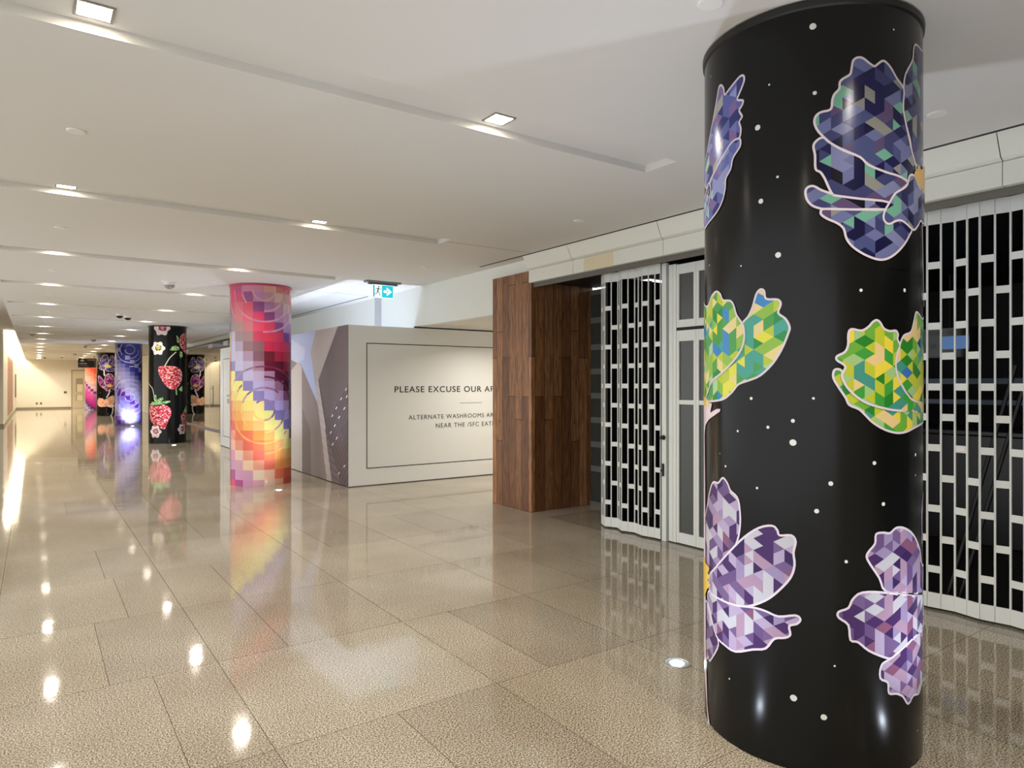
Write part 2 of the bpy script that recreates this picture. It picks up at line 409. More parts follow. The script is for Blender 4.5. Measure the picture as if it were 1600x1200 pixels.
# ------------------------------------------------------------------ columns
class Wrap:
    def __init__(s, cx, cy, r=.44, z0=0.0, z1=H, base='0c0d0d'):
        s.cx, s.cy, s.r, s.z0, s.z1 = cx, cy, r, z0, z1; s.m = MB()
        s.D = math.hypot(cx, cy); s.th0 = math.atan2(-cy, -cx)       # the line towards the place we stand
        s.smax = r * math.acos(r / s.D); s.base = base
    def P(s, sz, off=0):
        a = s.th0 + sz[0] / s.r; c, q = math.cos(a), math.sin(a); rr = s.r + off
        return (rr * c, rr * q, sz[1]), (c, q, 0)
    def face(s, pts, col, off=0):
        z = [(p[0], min(max(p[1], s.z0), s.z1)) for p in pts]
        q = [s.P(p, off) for p in z]; s.m.poly([a for a, _ in q], col, [b for _, b in q])
    def px(s, px, py):
        """spot on the wrap seen at a pixel of the photograph -> (arc length, height)"""
        dx, dy, dz = ray(px, py); A = dx*dx + dy*dy; B = -2 * (dx*s.cx + dy*s.cy); C = s.cx**2 + s.cy**2 - s.r**2
        disc = B*B - 4*A*C
        t = (-B - math.sqrt(disc)) / (2*A) if disc > 0 else -B / (2*A)
        a = math.atan2(t*dy - s.cy, t*dx - s.cx) - s.th0; a = (a + PI) % (2*PI) - PI
        v = s.r * a; lim = s.smax * .985
        return (max(-lim, min(lim, v)), EYE + t*dz)
    def background(s, seg=144):
        c = 2 * PI * s.r
        for i in range(seg):
            a, b = c * i / seg, c * (i + 1) / seg; s.face([(a, s.z0), (b, s.z0), (b, s.z1), (a, s.z1)], s.base)
    def fill(s, poly, col, off, step=.03):
        poly = ccw(poly); x0 = min(p[0] for p in poly); x1 = max(p[0] for p in poly); lo, hi = -9, 9
        k = math.floor(x0 / step)
        while k * step < x1:
            q = clip(poly, [(k*step, lo), ((k+1)*step, lo), ((k+1)*step, hi), (k*step, hi)])
            if len(q) > 2 and abs(area(q)) > 1e-8: s.face(q, col, off)
            k += 1
    def stroke(s, pts, wd, col, off, closed=True):
        N = len(pts); L = []; 
        for i in range(N):
            a = pts[i-1] if (closed or i) else pts[i]; b = pts[(i+1) % N] if (closed or i < N-1) else pts[i]
            dx, dy = b[0]-a[0], b[1]-a[1]; l = math.hypot(dx, dy) or 1
            L.append((-dy/l*wd/2, dx/l*wd/2))
        for i in range(N if closed else N - 1):
            j = (i + 1) % N; p, q, n1, n2 = pts[i], pts[j], L[i], L[j]
            s.face([(p[0]-n1[0], p[1]-n1[1]), (q[0]-n2[0], q[1]-n2[1]), (q[0]+n2[0], q[1]+n2[1]), (p[0]+n1[0], p[1]+n1[1])], col, off)
    def lattice(s, poly, cells, off):
        x0 = min(p[0] for p in poly); x1 = max(p[0] for p in poly); y0 = min(p[1] for p in poly); y1 = max(p[1] for p in poly)
        poly = ccw(poly)
        for tri, col in cells(x0, x1, y0, y1):
            q = clip(poly, tri)
            if len(q) > 2 and abs(area(q)) > 2e-6: s.face(q, col, off)
    def finish(s, name, label, rimcol='111111', basering=True):
        t = thing(name, label, 'column', (s.cx, s.cy, 0))
        s.m.build('printed_wrap', M_print, t)
        rb = MB(); rb.lathe([(s.r, H - .036), (s.r + .007, H - .030), (s.r + .009, H - .008), (s.r + .004, H - .003), (s.r - .02, H)], seg=96)
        rb.build('top_rim', mat('rim_' + rimcol, rimcol, .4), t, smooth='auto')
        return t

def tri_cells(a, palette, seed, split=.25):
    """triangle lattice with upright edges of length a; neighbours share a colour to give cubes and chevrons"""
    wdt = a * math.sqrt(3) / 2; rr = random.Random(seed); memo = {}
    def color(k, m):
        if (k, m) not in memo:
            rr2 = random.Random((k * 7919 + m * 104729 + seed * 31) & 0xffffff)
            c = rr2.choice(palette); cells = [(k, m)]
            left = (m + k) % 2 == 0
            nb = [(k, m-1), (k, m+1), ((k-1, m) if left else (k+1, m))]
            rr2.shuffle(nb)
            u = rr2.random(); cnt = 0 if u < .12 else (1 if u < .5 else (2 if u < .78 else 4))
            while cnt > 0 and nb:
                q = nb.pop(0); cnt -= 1
                if q not in memo:
                    memo[q] = c; k_, m_ = q
                    e = [(k_, m_-1), (k_, m_+1), ((k_-1, m_) if (m_ + k_) % 2 == 0 else (k_+1, m_))]; rr2.shuffle(e); nb = e[:1] + nb
            memo[(k, m)] = c
        return memo[(k, m)]
    def gen(x0, x1, y0, y1):
        for k in range(math.floor(x0/wdt), math.ceil(x1/wdt)):
            for m in range(math.floor(2*y0/a) - 2, math.ceil(2*y1/a) + 1):
                X = lambda h: k*wdt if (h + k) % 2 == 0 else (k+1)*wdt
                t = [(X(h), h*a/2) for h in (m, m+1, m+2)]
                yield ccw(t), color(k, m)
    return gen
def brick_cells(cw, ch, colf):
    def gen(x0, x1, y0, y1):
        for j in range(math.floor(y0/ch), math.ceil(y1/ch)):
            o = (j % 2) * cw / 2
            for i in range(math.floor((x0-o)/cw), math.ceil((x1-o)/cw)):
                a, b = i*cw + o, j*ch; yield [(a, b), (a+cw, b), (a+cw, b+ch), (a, b+ch)], colf(i, j, (a - x0)/(x1-x0+1e-6), (b - y0)/(y1-y0+1e-6))
    return gen

BLUE = ['48507e']*5 + ['3c3f6c']*4 + ['1c1c4c']*4 + ['12123c']*3 + ['7a80a8']*3 + ['6a6f9c']*2 + ['5a4a70']*2 + ['6fa893']*2 + ['8c8c86']*2 + ['0e0e1c']
BLUEL = ['5a62a0']*5 + ['6a72ac']*4 + ['33376e']*3 + ['8a90c0']*3 + ['7a6498']*2 + ['9ccab4']*2 + ['a0a29c']*2
GREEN = ['4f9a50']*4 + ['b4c440']*4 + ['dcd84a']*3 + ['e0cf90']*2 + ['4aa090']*3 + ['8cb84a']*3 + ['3f86c0']*1 + ['2f8c4a']*2 + ['a8cc9c']*1
GREEN2 = ['3f9a3c']*2 + ['2a7f2c']*3 + ['b8c035']*4 + ['e4cf45']*4 + ['e0c488']*3 + ['439080']*3 + ['6ba83c']*3 + ['3c70b0']*1 + ['9cc080']*2 + ['20387c']*1
PURP = ['6a4a86']*3 + ['4a2468']*4 + ['b08aa8']*4 + ['b4a0c4']*4 + ['c4c2ca']*3 + ['74568e']*3 + ['8c4e74']*2 + ['3a2060']*2 + ['9c86b4']*2
EDGE = 'cfc4cb'
dk = lambda P, g: [tuple(v * g for v in lin(c)) for c in P]
PURP = [tuple(.78 * q + .22 * sum(c) / 3 for q in c) for c in dk(PURP, .78)]; BLUE = dk(BLUE, .85); GREEN = dk(GREEN, .9); GREEN2 = dk(GREEN2, .88)

# ---- nearest column: mosaic flowers on black
c1 = Wrap(2.815, 1.735); c1.background()
def Z(ox, oy, sc, pts): return [(ox + u / sc, oy + v / sc) for u, v in pts]
flowers = []   # (pixel outline, palette, seed)
zA = lambda p: Z(1250, 60, 6, p)
zB = lambda p: Z(1250, 240, 6, p)
OUTR, OUTL = 1446, 1098
def put(outline, pal, seed, off, sm=3, ext=0, a=.0475, wd=.0085):
    """outline in photo pixels; ext pushes points on the silhouette round the back"""
    q = []
    for p in outline:
        s_, z_ = c1.px(*p)
        if ext and p[0] >= 1441: s_ = max(s_, c1.smax * .97) + ext
        if ext and p[0] <= 1104: s_ = min(s_, -c1.smax * .97) - ext
        q.append((s_, z_))
    q = smooth(q, sm)
    c1.lattice(q, tri_cells(a, pal, seed), off); c1.stroke(q, wd, EDGE, off + .0006)
    return q
A6 = zA([(1085,1190),(1030,960),(965,700),(965,500),(985,340),(1050,210),(1060,110),(1075,65),(1100,75),(1135,118),(1160,95)]) + [(1444,70),(1446,120),(1446,250)]
put(A6, BLUE, 11, .0015, ext=.12)
A1 = zA([(1075,1190),(1040,1060),(1000,880),(965,700),(962,600),(965,480),(900,380),(850,290),(800,230),(765,218),(720,250),(690,268),(640,235),(590,195),(540,185),(495,215),(480,290),(465,345),(400,385),(370,420),(365,480),(320,530),(300,590),(295,650),(270,680),(190,700),(145,740),(135,800),(165,870),(220,930),(280,985),(400,1050),(560,1120)]) + zB([(640,115),(800,180),(900,210),(960,240),(1040,270),(1080,200)])
A2 = zB([(560,40),(410,-20),(280,-95),(215,-145),(150,-110),(125,-60),(140,20),(145,150),(190,180),(230,240),(265,320),(300,385),(330,400),(560,430),(830,462),(900,380),(995,290),(960,240),(900,210),(800,180),(640,115)])
A3 = zB([(300,385),(200,350),(130,312),(80,318),(52,355),(62,430),(110,490),(180,518),(250,525),(500,530),(790,530),(830,465),(560,430),(330,400)])
A4 = zB([(230,525),(195,545),(200,580),(260,620),(350,660),(405,710),(430,800),(480,870),(560,930),(650,975),(740,1000),(820,985),(900,930),(970,850),(1020,760),(1035,720),(1000,640),(900,560),(790,530),(500,530)])
A5 = zB([(830,462),(880,380),(960,330),(995,290),(1010,220),(1040,205),(1065,230),(1110,330),(1160,420)]) + [(1445,330),(1445,347)] + zB([(1140,660),(1115,635),(1090,680),(1060,718),(1030,710),(980,660),(930,632),(880,640),(830,665),(790,650),(770,600),(790,530)])
put(A1, BLUE, 12, .0030); put(A2, BLUE, 13, .0038); put(A3, BLUE, 14, .0046); put(A4, BLUE, 15, .0046); put(A5, BLUE, 16, .0058, ext=.08)
gold = smooth([c1.px(*p) for p in zB([(1055,185),(1085,150),(1095,110),(1112,150),(1130,155),(1148,112),(1160,150)])] + [(c1.smax + .06, c1.px(1440, 262)[1]), (c1.smax + .06, c1.px(1440, 310)[1])] + [c1.px(*p) for p in zB([(1160,400),(1110,320),(1070,250)])], 2)
c1.fill(gold, 'c8a050', .0070)
# left top: blue flower seen at the edge
zC = lambda p: Z(1090, 90, 4, p)
B1 = zC([(40,760),(45,690),(60,600),(90,440),(120,280),(135,190),(150,175),(165,195),(172,235),(200,200),(240,150),(270,118),(290,118),(292,150),(270,210),(250,265),(285,270),(280,300),(262,335),(280,370),(262,405),(272,445),(268,490),(255,510),(215,535),(150,640),(85,760),(60,820)])
B2 = zC([(255,510),(270,515),(268,560),(225,630),(210,700),(180,760),(175,830),(150,920),(100,1000),(45,1080),(40,1000),(60,900),(85,780),(150,640),(215,535)])
B3 = zC([(40,920),(55,860),(72,790),(85,800),(85,860),(65,960),(45,1050)])
put(B1, BLUEL, 21, .0015, ext=.0); put(B2, BLUEL, 22, .0030); put(B3, BLUEL, 23, .0038)
# middle left green
zD = lambda p: Z(1090, 430, 4.8, p)
C1 = zD([(45,930),(48,600),(48,300),(50,215),(65,235),(85,230),(110,160),(145,125),(175,145),(195,190),(250,195),(275,230),(295,300),(335,360),(350,400),(352,480),(330,560),(270,650),(180,740),(110,800),(75,900)])
C2 = zD([(340,360),(380,315),(415,240),(440,150),(470,110),(500,120),(515,180),(600,185),(625,220),(605,285),(660,330),(690,390),(680,440),(630,560),(560,670),(470,755),(390,790),(310,820),(260,880),(200,930),(130,945),(80,945),(65,900),(100,820),(180,740),(270,650),(330,560),(352,480),(350,400)])
put(C2, GREEN, 31, .0015); put(C1, GREEN, 32, .0028)
stem = [c1.px(*p) for p in zD([(46,905),(70,925),(95,960),(112,965),(100,1035),(150,1005),(175,1005),(172,1025),(130,1055),(90,1085),(65,1130),(58,1200)])] + [c1.px(1103, 760), c1.px(1104, 1000), c1.px(1106, 1100), c1.px(1110, 1135), c1.px(1107.5, 1130), c1.px(1101, 1000), c1.px(1100.5, 760), c1.px(1100.5, 640)]
c1.fill(stem, 'd6c4cc', .0034, .02)
c1.fill([c1.px(*p) for p in zD([(48,900),(66,925),(92,955),(88,990),(60,985),(48,960)])], 'dcc070', .0040)
# middle right green
zE = lambda p: Z(1290, 470, 5.456, p)
D3 = zE([(625,385),(660,300),(720,270),(745,180),(760,110),(780,105),(820,160)]) + [(1444,495),(1444,560),(1444,630)] + zE([(760,860),(690,800),(605,640),(590,540),(605,440)])
D2 = zE([(140,605),(100,585),(70,600),(65,660),(110,740),(170,830),(200,890),(280,925),(330,970),(400,1040),(500,1100),(600,1128),(680,1120),(760,1080),(820,1045)]) + [(1444,655)] + zE([(760,930),(640,900),(360,860),(180,700)])
D1 = zE([(625,385),(605,330),(610,290),(590,258),(540,262),(490,240),(460,190),(430,168),(395,185),(360,225),(300,258),(215,245),(190,290),(188,380),(160,440),(95,475),(95,510),(150,545),(165,575),(140,620),(140,660),(180,740),(260,820),(360,880),(500,920),(640,940)]) + [(1444,646),(1444,635)] + zE([(760,860),(690,800),(640,720),(605,640),(590,540),(605,440)])
put(D2, GREEN2, 41, .0015, ext=.1); put(D3, GREEN2, 42, .0024, ext=.1); put(D1, GREEN2, 43, .0036, ext=.1)
# purple flowers
zG = lambda p: Z(1080, 800, 3, p)
E1 = [(1102,820),(1106,790),(1110,767),(1115,754),(1123,755),(1130,747),(1137,755),(1142,767),(1152,777),(1156,793),(1157,820),(1152,847),(1140,867),(1120,887),(1110,900),(1103,890),(1101,860)]
E2 = zG([(90,300),(120,260),(180,190),(250,120),(320,75),(380,65),(405,85),(415,110),(470,110),(490,140),(480,190),(485,250),(465,310),(410,370),(350,415),(270,442),(200,435),(130,405),(90,370)])
E3 = zG([(90,370),(130,405),(200,435),(290,448),(350,465),(410,490),(490,485),(512,505),(495,525),(460,535),(465,575),(440,590),(390,595),(350,640),(290,645),(210,655),(160,625),(120,580),(95,480),(80,400)])
E4 = zG([(75,420),(95,500),(125,590),(125,640),(90,700),(82,680),(75,690),(68,680),(63,600),(62,450)])
put(E1, PURP, 51, .0015); put(E4, PURP, 52, .0015); put(E3, PURP, 53, .0028); put(E2, PURP, 54, .0036)
c1.fill(smooth([c1.px(*p) for p in zG([(62,210),(75,245),(90,265),(82,290),(97,300),(82,320),(97,345),(80,362),(64,400)])], 2), 'd9b44e', .0050)
F1_ = zG([(910,372),(880,310),(825,225),(828,190),(860,150),(865,105),(900,98),(930,100),(960,75),(1000,78),(1040,110),(1070,180),(1080,250)]) + [(1443,890),(1443,925)] + zG([(1000,380)])
F3_ = [(1443,985)] + zG([(1050,585),(930,690),(890,720),(885,780),(920,800),(925,850),(960,852),(990,865),(1015,900),(1040,860),(1065,850),(1080,800)]) + [(1443,1050),(1443,1010)]
F2_ = [(1443,940)] + zG([(1040,395),(900,378),(800,378),(755,410),(735,450),(690,468),(690,495),(735,530),(745,600),(780,610),(830,650),(900,680),(935,685),(970,655),(1050,580)]) + [(1443,972)]
put(F1_, PURP, 61, .0015, ext=.08); put(F3_, PURP, 62, .0015, ext=.08); put(F2_, PURP, 63, .0030, ext=.08)
# stem at the right edge, falling out of the top flower
c1.stroke(smooth([c1.px(*p) for p in ((1438,350),(1439,400),(1440,440),(1441,480))], 3, False), .012, 'b8a4b0', .0068, closed=False)
c1.stroke(smooth([c1.px(*p) for p in ((1441.5,770),(1439.5,800),(1440,850))], 3, False), .012, 'b090b0', .002, closed=False)
for x, y, r in ((1270,42,5),(1396,47,1.5),(1202,133,1.5),(1273,146,3),(1184,200,4.5),(1215,277,2),(1189,315,4),(1216,399,4.5),(1109,415,1.5),(1158,416,1.5),(1345,454,2.5),(1413,454,3),(1174,623,2.5),(1271,623,2),(1239,658,3),(1200,668,2.5),(1153,674,2),(1239,692,5),(1366,724,3),(1430,711,2.5),(1298,756,3.5),(1183,763,2),(1125,709,1),(1134,729,2),(1276,799,3.5),(1380,788,3),(1322,878,2.5),(1304,1041,1.5),(1140,1061,1.5),(1240,1091,5),(1287,1121,4.5),(1433,1142,1.2),(1111,120,1.2),(1430,743,1.2),(1413,905,0)):
    if not r: continue
    s_, z_ = c1.px(x, y); rr = r * 2.7 / F
    c1.face([(s_ + rr * math.cos(a) * R.uniform(.92, 1.08), z_ + rr * math.sin(a)) for a in [k * PI / 6 for k in range(12)]], 'd4d6d2', .0012)
# the overlap seam between the two printed sheets
zs = c1.px(1290, 421)[1]
for i in range(96):
    a, b_ = 2*PI*c1.r*i/96, 2*PI*c1.r*(i+1)/96; c1.face([(a, zs), (b_, zs), (b_, zs+.0025), (a, zs+.0025)], '050505', .0006)
# a repeat of the flowers on the back of the wrap
back = math.pi * c1.r
for dz, pal, sd in ((2.2, BLUE, 71), (1.45, GREEN2, 72), (.6, PURP, 73)):
    for k in range(5):
        a0 = k * 2*PI/5 + .3
        pet = [(back + .05*math.cos(a0) + q[0]*math.cos(a0) - q[1]*math.sin(a0), dz + .05*math.sin(a0) + q[0]*math.sin(a0) + q[1]*math.cos(a0)) for q in ((0,0),(.08,.06),(.17,.10),(.24,.07),(.25,0),(.23,-.07),(.16,-.10),(.08,-.06))]
        pet = smooth(pet, 3); c1.lattice(pet, tri_cells(.0475, pal, sd + k), .0015); c1.stroke(pet, .0085, EDGE, .0022)
c1.finish('column', 'large black column in the foreground printed with geometric mosaic flowers', '0c0c0c')

# ---- mosaic columns made of square cells
def mosaic(w, color, s0, z_row0, cw, ch, nrow, ncol=18):
    """color(row, col) with col 0..; s0 = arc length of the left edge of col 4"""
    cwid = 2 * PI * w.r / ncol
    for c in range(ncol):
        cc = (c - 4)
        for r in range(-1, nrow + 2):
            zt, zb = z_row0 - r * ch, z_row0 - (r + 1) * ch
            zt, zb = min(zt, w.z1), max(zb, w.z0)
            if zt <= zb: continue
            for k in range(5):
                a, b = s0 + (cc + k/5) * cwid, s0 + (cc + (k+1)/5) * cwid
                w.face([(a, zb), (b, zb), (b, zt), (a, zt)], color(r, c))
    return cwid
def mixc(a, b, t):
    a, b = lin(a), lin(b); return tuple(a[i]*(1-t)+b[i]*t for i in range(3))
def rings(w, s0, zc, radii, color, cwid, z_row0, ch, wd=.027, t=.3, tint='ffffff', tint2=None):
    for rad in radii:
        n = max(24, int(rad * 90))
        for i in range(n):
            a, b = 2*PI*i/n, 2*PI*(i+1)/n
            am = (a + b)/2; s_, z_ = s0 + rad*math.cos(am), zc + rad*math.sin(am)
            if not (w.z0 + .02 < z_ < w.z1 - .02): continue
            if (int(am / (PI/4)) + int(rad*17)) % 5 == 0: continue
            c = math.floor((s_ - s0)/cwid) + 4; r = math.floor((z_row0 - z_)/ch)
            col = mixc(color(r - 1, c), tint2 if (tint2 and math.sin(am + .75) > 0) else tint, t)
            w.face([(s0 + (rad+q*wd/2)*math.cos(x), zc + (rad+q*wd/2)*math.sin(x)) for q, x in ((-1,a),(1,a),(1,b),(-1,b))], col, .0015)
T2 = """e0506e c0608c d890b0 d890a8 dca898 cc7c74 d05a5c d08070
e4567a e06080 a46090 c490b8 c898a8 d8b8a8 c8a090 c8584c
e06878 e87888 e86478 94508c b480a8 c090b0 d8b8b8 c89890
b08080 dc8088 e06880 e04870 904c84 b888b8 c898c0 d8b0c0
a08884 b0908c c87880 e04c6c d84868 885088 b890c8 b088b8
c0b4cc a0888c a08084 c84060 d8405e d04468 80509c b080b8
c4bcdc b0a0b8 907078 886068 c83458 c83860 cc3c64 84488c
c0bcdc c0b8d4 a890a8 805868 702838 a82c48 b83454 9c2c48
8c88b8 c0bcdc b8acc8 a88098 702038 602034 902840 882840
f0e890 9088b8 bcb4d8 b8a8c8 a888a8 5c1c38 5c1c38 702840
f4ec90 f0e880 8c80b8 b4acd8 b8a0cc 986c90 4c1434 501838
f0d088 f0e888 f0e890 8c80b8 b4a8dc b494c0 84507c 481434
e8a070 f0c070 f0e080 f0e090 8880b8 b0a4dc a890c0 703c68
e89060 f0b060 f0c878 f0e488 e8e48c 8078b0 a49cd4 8c78ac
e86050 f09850 f0b460 f0c078 ece088 f0e898 7c74b0 9088c4
f0a890 e87858 e87850 f09c50 f0b468 e8e088 ece49c 6c64a4
f0c0a8 e89880 e46c58 ec7c54 f09c58 f0b470 e8dc88 e0e090
dca0b8 f0ccb8 e89c80 e87460 f08c5c f4a85c f0b470 dcd080
d09cc8 d8a8b8 f4d0b0 f0a890 ee7c68 f09858 f0a458 e8a460
b45c90 d8a0c0 d4a0c0 f0d8c0 f0c0a8 e87860 d86450 d87050
e85080 b85890 d498c0 dca8b8 e8c8b0 e8b090 d05848 c85048""".split('\n')
T2 = [r.split() for r in T2]
def satur(h, k=1.0, g=.86):
    c = lin(h); m = sum(c)/3; return tuple(max(0, min(1, (m + (v - m)*k) * g)) for v in c)
def col2(r, c):
    r = r % 21
    if c > 7: r = (r - (c - 7)) % 21; c = 7
    if c < 0: r = (r - c) % 21; c = 0
    return satur(T2[r][c])
c2 = Wrap(2.83, 10.73, base='c0506a')
s0 = c2.px(412.8, 600)[0]; ch = .1452; zr0 = c2.px(412, 456.5)[1] + ch
cw = mosaic(c2, col2, s0, zr0, None, ch, 20)
zc = c2.px(412.8, 641.3)[1]
rings(c2, s0, zc, (.15, .33, .49, .64), col2, cw, zr0, ch, t=.45, tint='f0a860', tint2='6a3464')
rings(c2, s0, c2.px(412.8, 453)[1], (.16, .32, .47, .62), col2, cw, zr0, ch, t=.4, tint='e0a8b8')
c2.finish('column', 'column printed with red, yellow and violet colour squares beside the building mural', 'b03a58')

def ramp_col(stops, dom=18, k=1.0):
    st = sorted(stops)
    def f(r, c):
        if c > 9: c = 18 - c
        t = r - c * k
        for (a, ca_), (b, cb_) in zip(st, st[1:]):
            if a <= t <= b: q = (t - a)/(b - a); base = mixc(ca_, cb_, q); break
        else: base = lin(st[0][1] if t < st[0][0] else st[-1][1])
        u = random.Random(r*131 + c*17).uniform(.88, 1.12); return tuple(min(1, v*u) for v in base)
    return f
def purple(r, c):
    base = ramp_col([(-8,'504f8c'),(-3,'45458a'),(-1,'2c2c6c'),(2,'34347c'),(4,'8480b0'),(7,'b0a8cc'),(9,'9c90c0'),(11,'7a6cc0'),(13,'8c88d8'),(15,'b8b4dc'),(17,'8070a8'),(20,'3c2c78')])(r, c)
    if (r, c) in ((11,1),(12,2),(13,3),(14,4),(15,5),(12,1),(19,1),(18,0)): return lin('5c2894')
    if (r, c) in ((3,3),(4,4),(5,5),(6,6),(1,1)): return lin('8c88b4')
    return base
c4 = Wrap(2.83, 28.6, base='404080'); s4 = c4.px(203, 600)[0]; z4 = H - .02
cw4 = mosaic(c4, purple, s4, z4, None, .1452, 21)
rings(c4, s4, 1.02, (.15, .33, .49, .64), purple, cw4, z4, .1452); rings(c4, s4, 2.75, (.16, .32, .47, .62), purple, cw4, z4, .1452)
c4.finish('column', 'column printed with violet and navy colour squares, brightly lit from the floor', '5050a0')
def pink(r, c):
    if r - c == 9: return lin('7c3c9c')
    return ramp_col([(-6,'e8704c'),(1,'ec6048'),(4,'f0a080'),(6,'f0c4b8'),(9,'e8b4c8'),(11,'e060b0'),(14,'c83098'),(16,'60306c'),(18,'b8a8d0'),(20,'5c4888')])(r, c)
c6 = Wrap(2.83, 46.6, base='e08080'); mosaic(c6, pink, c6.px(146, 600)[0], H - .02, None, .1452, 21)
c6.finish('column', 'farthest column, printed with orange and magenta squares beyond the dark hanging sign', 'd08070')

# ---- strawberry column
c3 = Wrap(2.81, 19.5); c3.background(96)
zs3 = lambda p: [c3.px(225 + u/11.43, 500 + v/11.43) for u, v in p]
zt3 = lambda p: [c3.px(225 + u/11.43, 595 + v/11.43) for u, v in p]
def berry(poly, seed, off, dark=1.0):
    rr = random.Random(seed)
    def cf(i, j, u, v):
        d = ['c02c38','d84850','a01c2c','e88088','f0b0b0','801420'] if rr.random() < .8 else ['f4d0cc','e06068']
        c = lin(rr.choice(d)); return tuple(q*dark for q in c)
    c3.lattice(poly, brick_cells(.034, .022, cf), off)
def leaf(poly, seed, off):
    rr = random.Random(seed); c3.lattice(poly, brick_cells(.03, .022, lambda *a: rr.choice(['6aa050','a8cc88','3f7a38','c8dca8','8cb870'])), off)
def blossom(cx, cy, r, seed, pk, off, dk=1.0):
    rr = random.Random(seed)
    P = [(cx + r*(1 + .13*math.cos(6*a))*math.cos(a), cy + r*(1 + .13*math.cos(6*a))*math.sin(a)) for a in [k*PI/18 for k in range(36)]]
    def cf(i, j, u, v):
        d = math.hypot(u - .5, v - .5)
        if d < .13: c = 'c8b848' if not pk else 'd890a0'
        elif d < .24: c = rr.choice(['501c28', 'c05068']) if pk else rr.choice(['6a6420', '302c18', 'e0dcc8'])
        else: c = rr.choice(['ece8e4', 'd8d0d0', 'f0e4e4', 'e0b8c4' if pk else 'd8d8cc'])
        return tuple(q*dk for q in lin(c))
    c3.lattice(P, brick_cells(.034, .022, cf), off)
berry(smooth(zs3([(262,840),(400,828),(560,835),(640,880),(680,950),(680,1040),(660,1110),(620,1185),(560,1240),(500,1245),(440,1225),(350,1130),(300,1040),(265,960)]), 2), 1, .002)
berry(smooth(zs3([(764,235),(700,250),(645,300),(632,400),(660,500),(720,590),(764,625)]) + [(c3.smax + .2, c3.px(270, 548)[1]), (c3.smax + .25, c3.px(270, 538)[1]), (c3.smax + .2, c3.px(270, 526)[1])], 2), 2, .002)
berry(smooth(zt3([(100,470),(180,450),(270,445),(350,430),(430,460),(485,530),(480,620),(430,730),(380,860),(310,860),(180,800),(120,700),(100,600)]), 2), 3, .002)
berry(smooth(zt3([(764,575),(700,570),(660,640),(670,740),(700,880),(750,930),(766,900)]), 2), 4, .002, .55)
leaf(zs3([(460,540),(500,480),(560,460),(630,490),(630,540),(520,555)]), 1, .0026); leaf(zs3([(575,280),(600,290),(625,340),(630,440),(590,400)]), 2, .0026)
leaf(zs3([(640,560),(680,580),(690,650),(655,690),(635,640)]), 9, .0026)
leaf(zt3([(100,440),(150,380),(190,390),(190,260),(215,255),(230,345),(330,295),(350,340),(300,370),(470,365),(470,395),(330,420),(200,440)]), 3, .0026)
leaf(zt3([(560,160),(590,150),(592,260),(570,255)]), 4, .0026); leaf(zt3([(620,150),(680,90),(684,200),(640,185)]), 5, .0026); leaf(zt3([(700,560),(735,480),(762,440),(764,570)]), 6, .0026)
for cx_, cy_, r_, sd, pk, f in ((315,150,115,1,True,zs3),(245,510,105,2,False,zs3),(200,915,95,3,True,zt3)):
    p = f([(cx_, cy_)])[0]; blossom(p[0], p[1], r_/11.43*17.3/F*1.1, sd, pk, .0032)
p = zt3([(672,870)])[0]; blossom(p[0] + .02, p[1], .13, 4, True, .0034, .75)
c3.stroke(smooth(zs3([(575,575),(470,670),(410,760),(370,830)]), 3, False), .022, 'c8d0b8', .0026, closed=False)
c3.stroke(smooth(zs3([(80,1110),(120,1190)]) + zt3([(150,140),(175,240),(188,350)]), 3, False), .022, 'c8d0b8', .0026, closed=False)
c3.finish('column', 'black column printed with red strawberries and white blossoms', '101010')

# ---- far black column with flowers
c5 = Wrap(2.83, 37.6); c5.background(64)
zf = lambda p: [c5.px(115 + u/8.27, 530 + v/8.27) for u, v in p]
def bl(poly, pal, seed, off):
    q = smooth(poly, 2); c5.lattice(q, tri_cells(.07, pal, seed), off); c5.stroke(q, .016, 'e8dce4', off + .001)
VIO = ['5a4a90','8070b0','3a2c68','a898cc','4a3a78']; MAG = ['7c2a74','a04890','b86a9c','5c1c58','c890b4']; PEA = ['f0b898','f4c8a8','e89880','f0d0b0','e8a888']
bl(zf([(305,210),(345,250),(345,300),(370,225),(410,205),(440,225),(450,290),(430,345),(400,370),(360,370),(330,320)]), VIO, 1, .002)
bl(zf([(450,330),(465,270),(480,225),(505,215),(522,250)]) + [(c5.smax*.6, 2.5), (c5.smax*.6, 2.3)], VIO, 2, .002)
bl(zf([(330,375),(370,350),(410,360),(400,405),(360,400)]), VIO, 3, .003)
bl(zf([(415,380),(470,370),(522,380),(520,415),(470,420),(430,415)]), VIO, 4, .003)
bl(zf([(318,480),(345,485),(380,530),(410,590),(400,640),(360,620),(325,560)]), MAG, 5, .002)
bl(zf([(400,540),(420,470),(455,450),(500,465),(525,520),(520,600),(450,610),(415,590)]), MAG, 6, .003)
bl(zf([(400,620),(450,610),(520,620),(520,660),(480,640),(440,675),(410,655)]), MAG, 7, .004)
bl(zf([(310,820),(320,775),(370,770),(400,790),(450,760),(500,735),(522,745),(522,830),(480,860),(430,870),(360,880),(320,860)]), PEA, 8, .002)
c5.fill(smooth(zf([(405,345),(440,330),(480,345),(490,360),(450,375),(415,365)]), 2), 'dcd070', .005)
c5.fill(smooth(zf([(430,600),(460,585),(495,595),(490,620),(455,625)]), 2), 'e8c070', .006)
c5.fill(smooth(zf([(425,865),(480,850),(522,850),(522,875),(500,885),(470,885)]), 2), 'f0e8e0', .005)
for l in ([(395,400),(395,440),(402,480)], [(468,655),(455,710),(425,760)], [(500,875),(508,910),(495,970),(465,1015)]):
    c5.stroke(smooth(zf(l), 4, False), .05, 'e8e0e4', .004, closed=False)
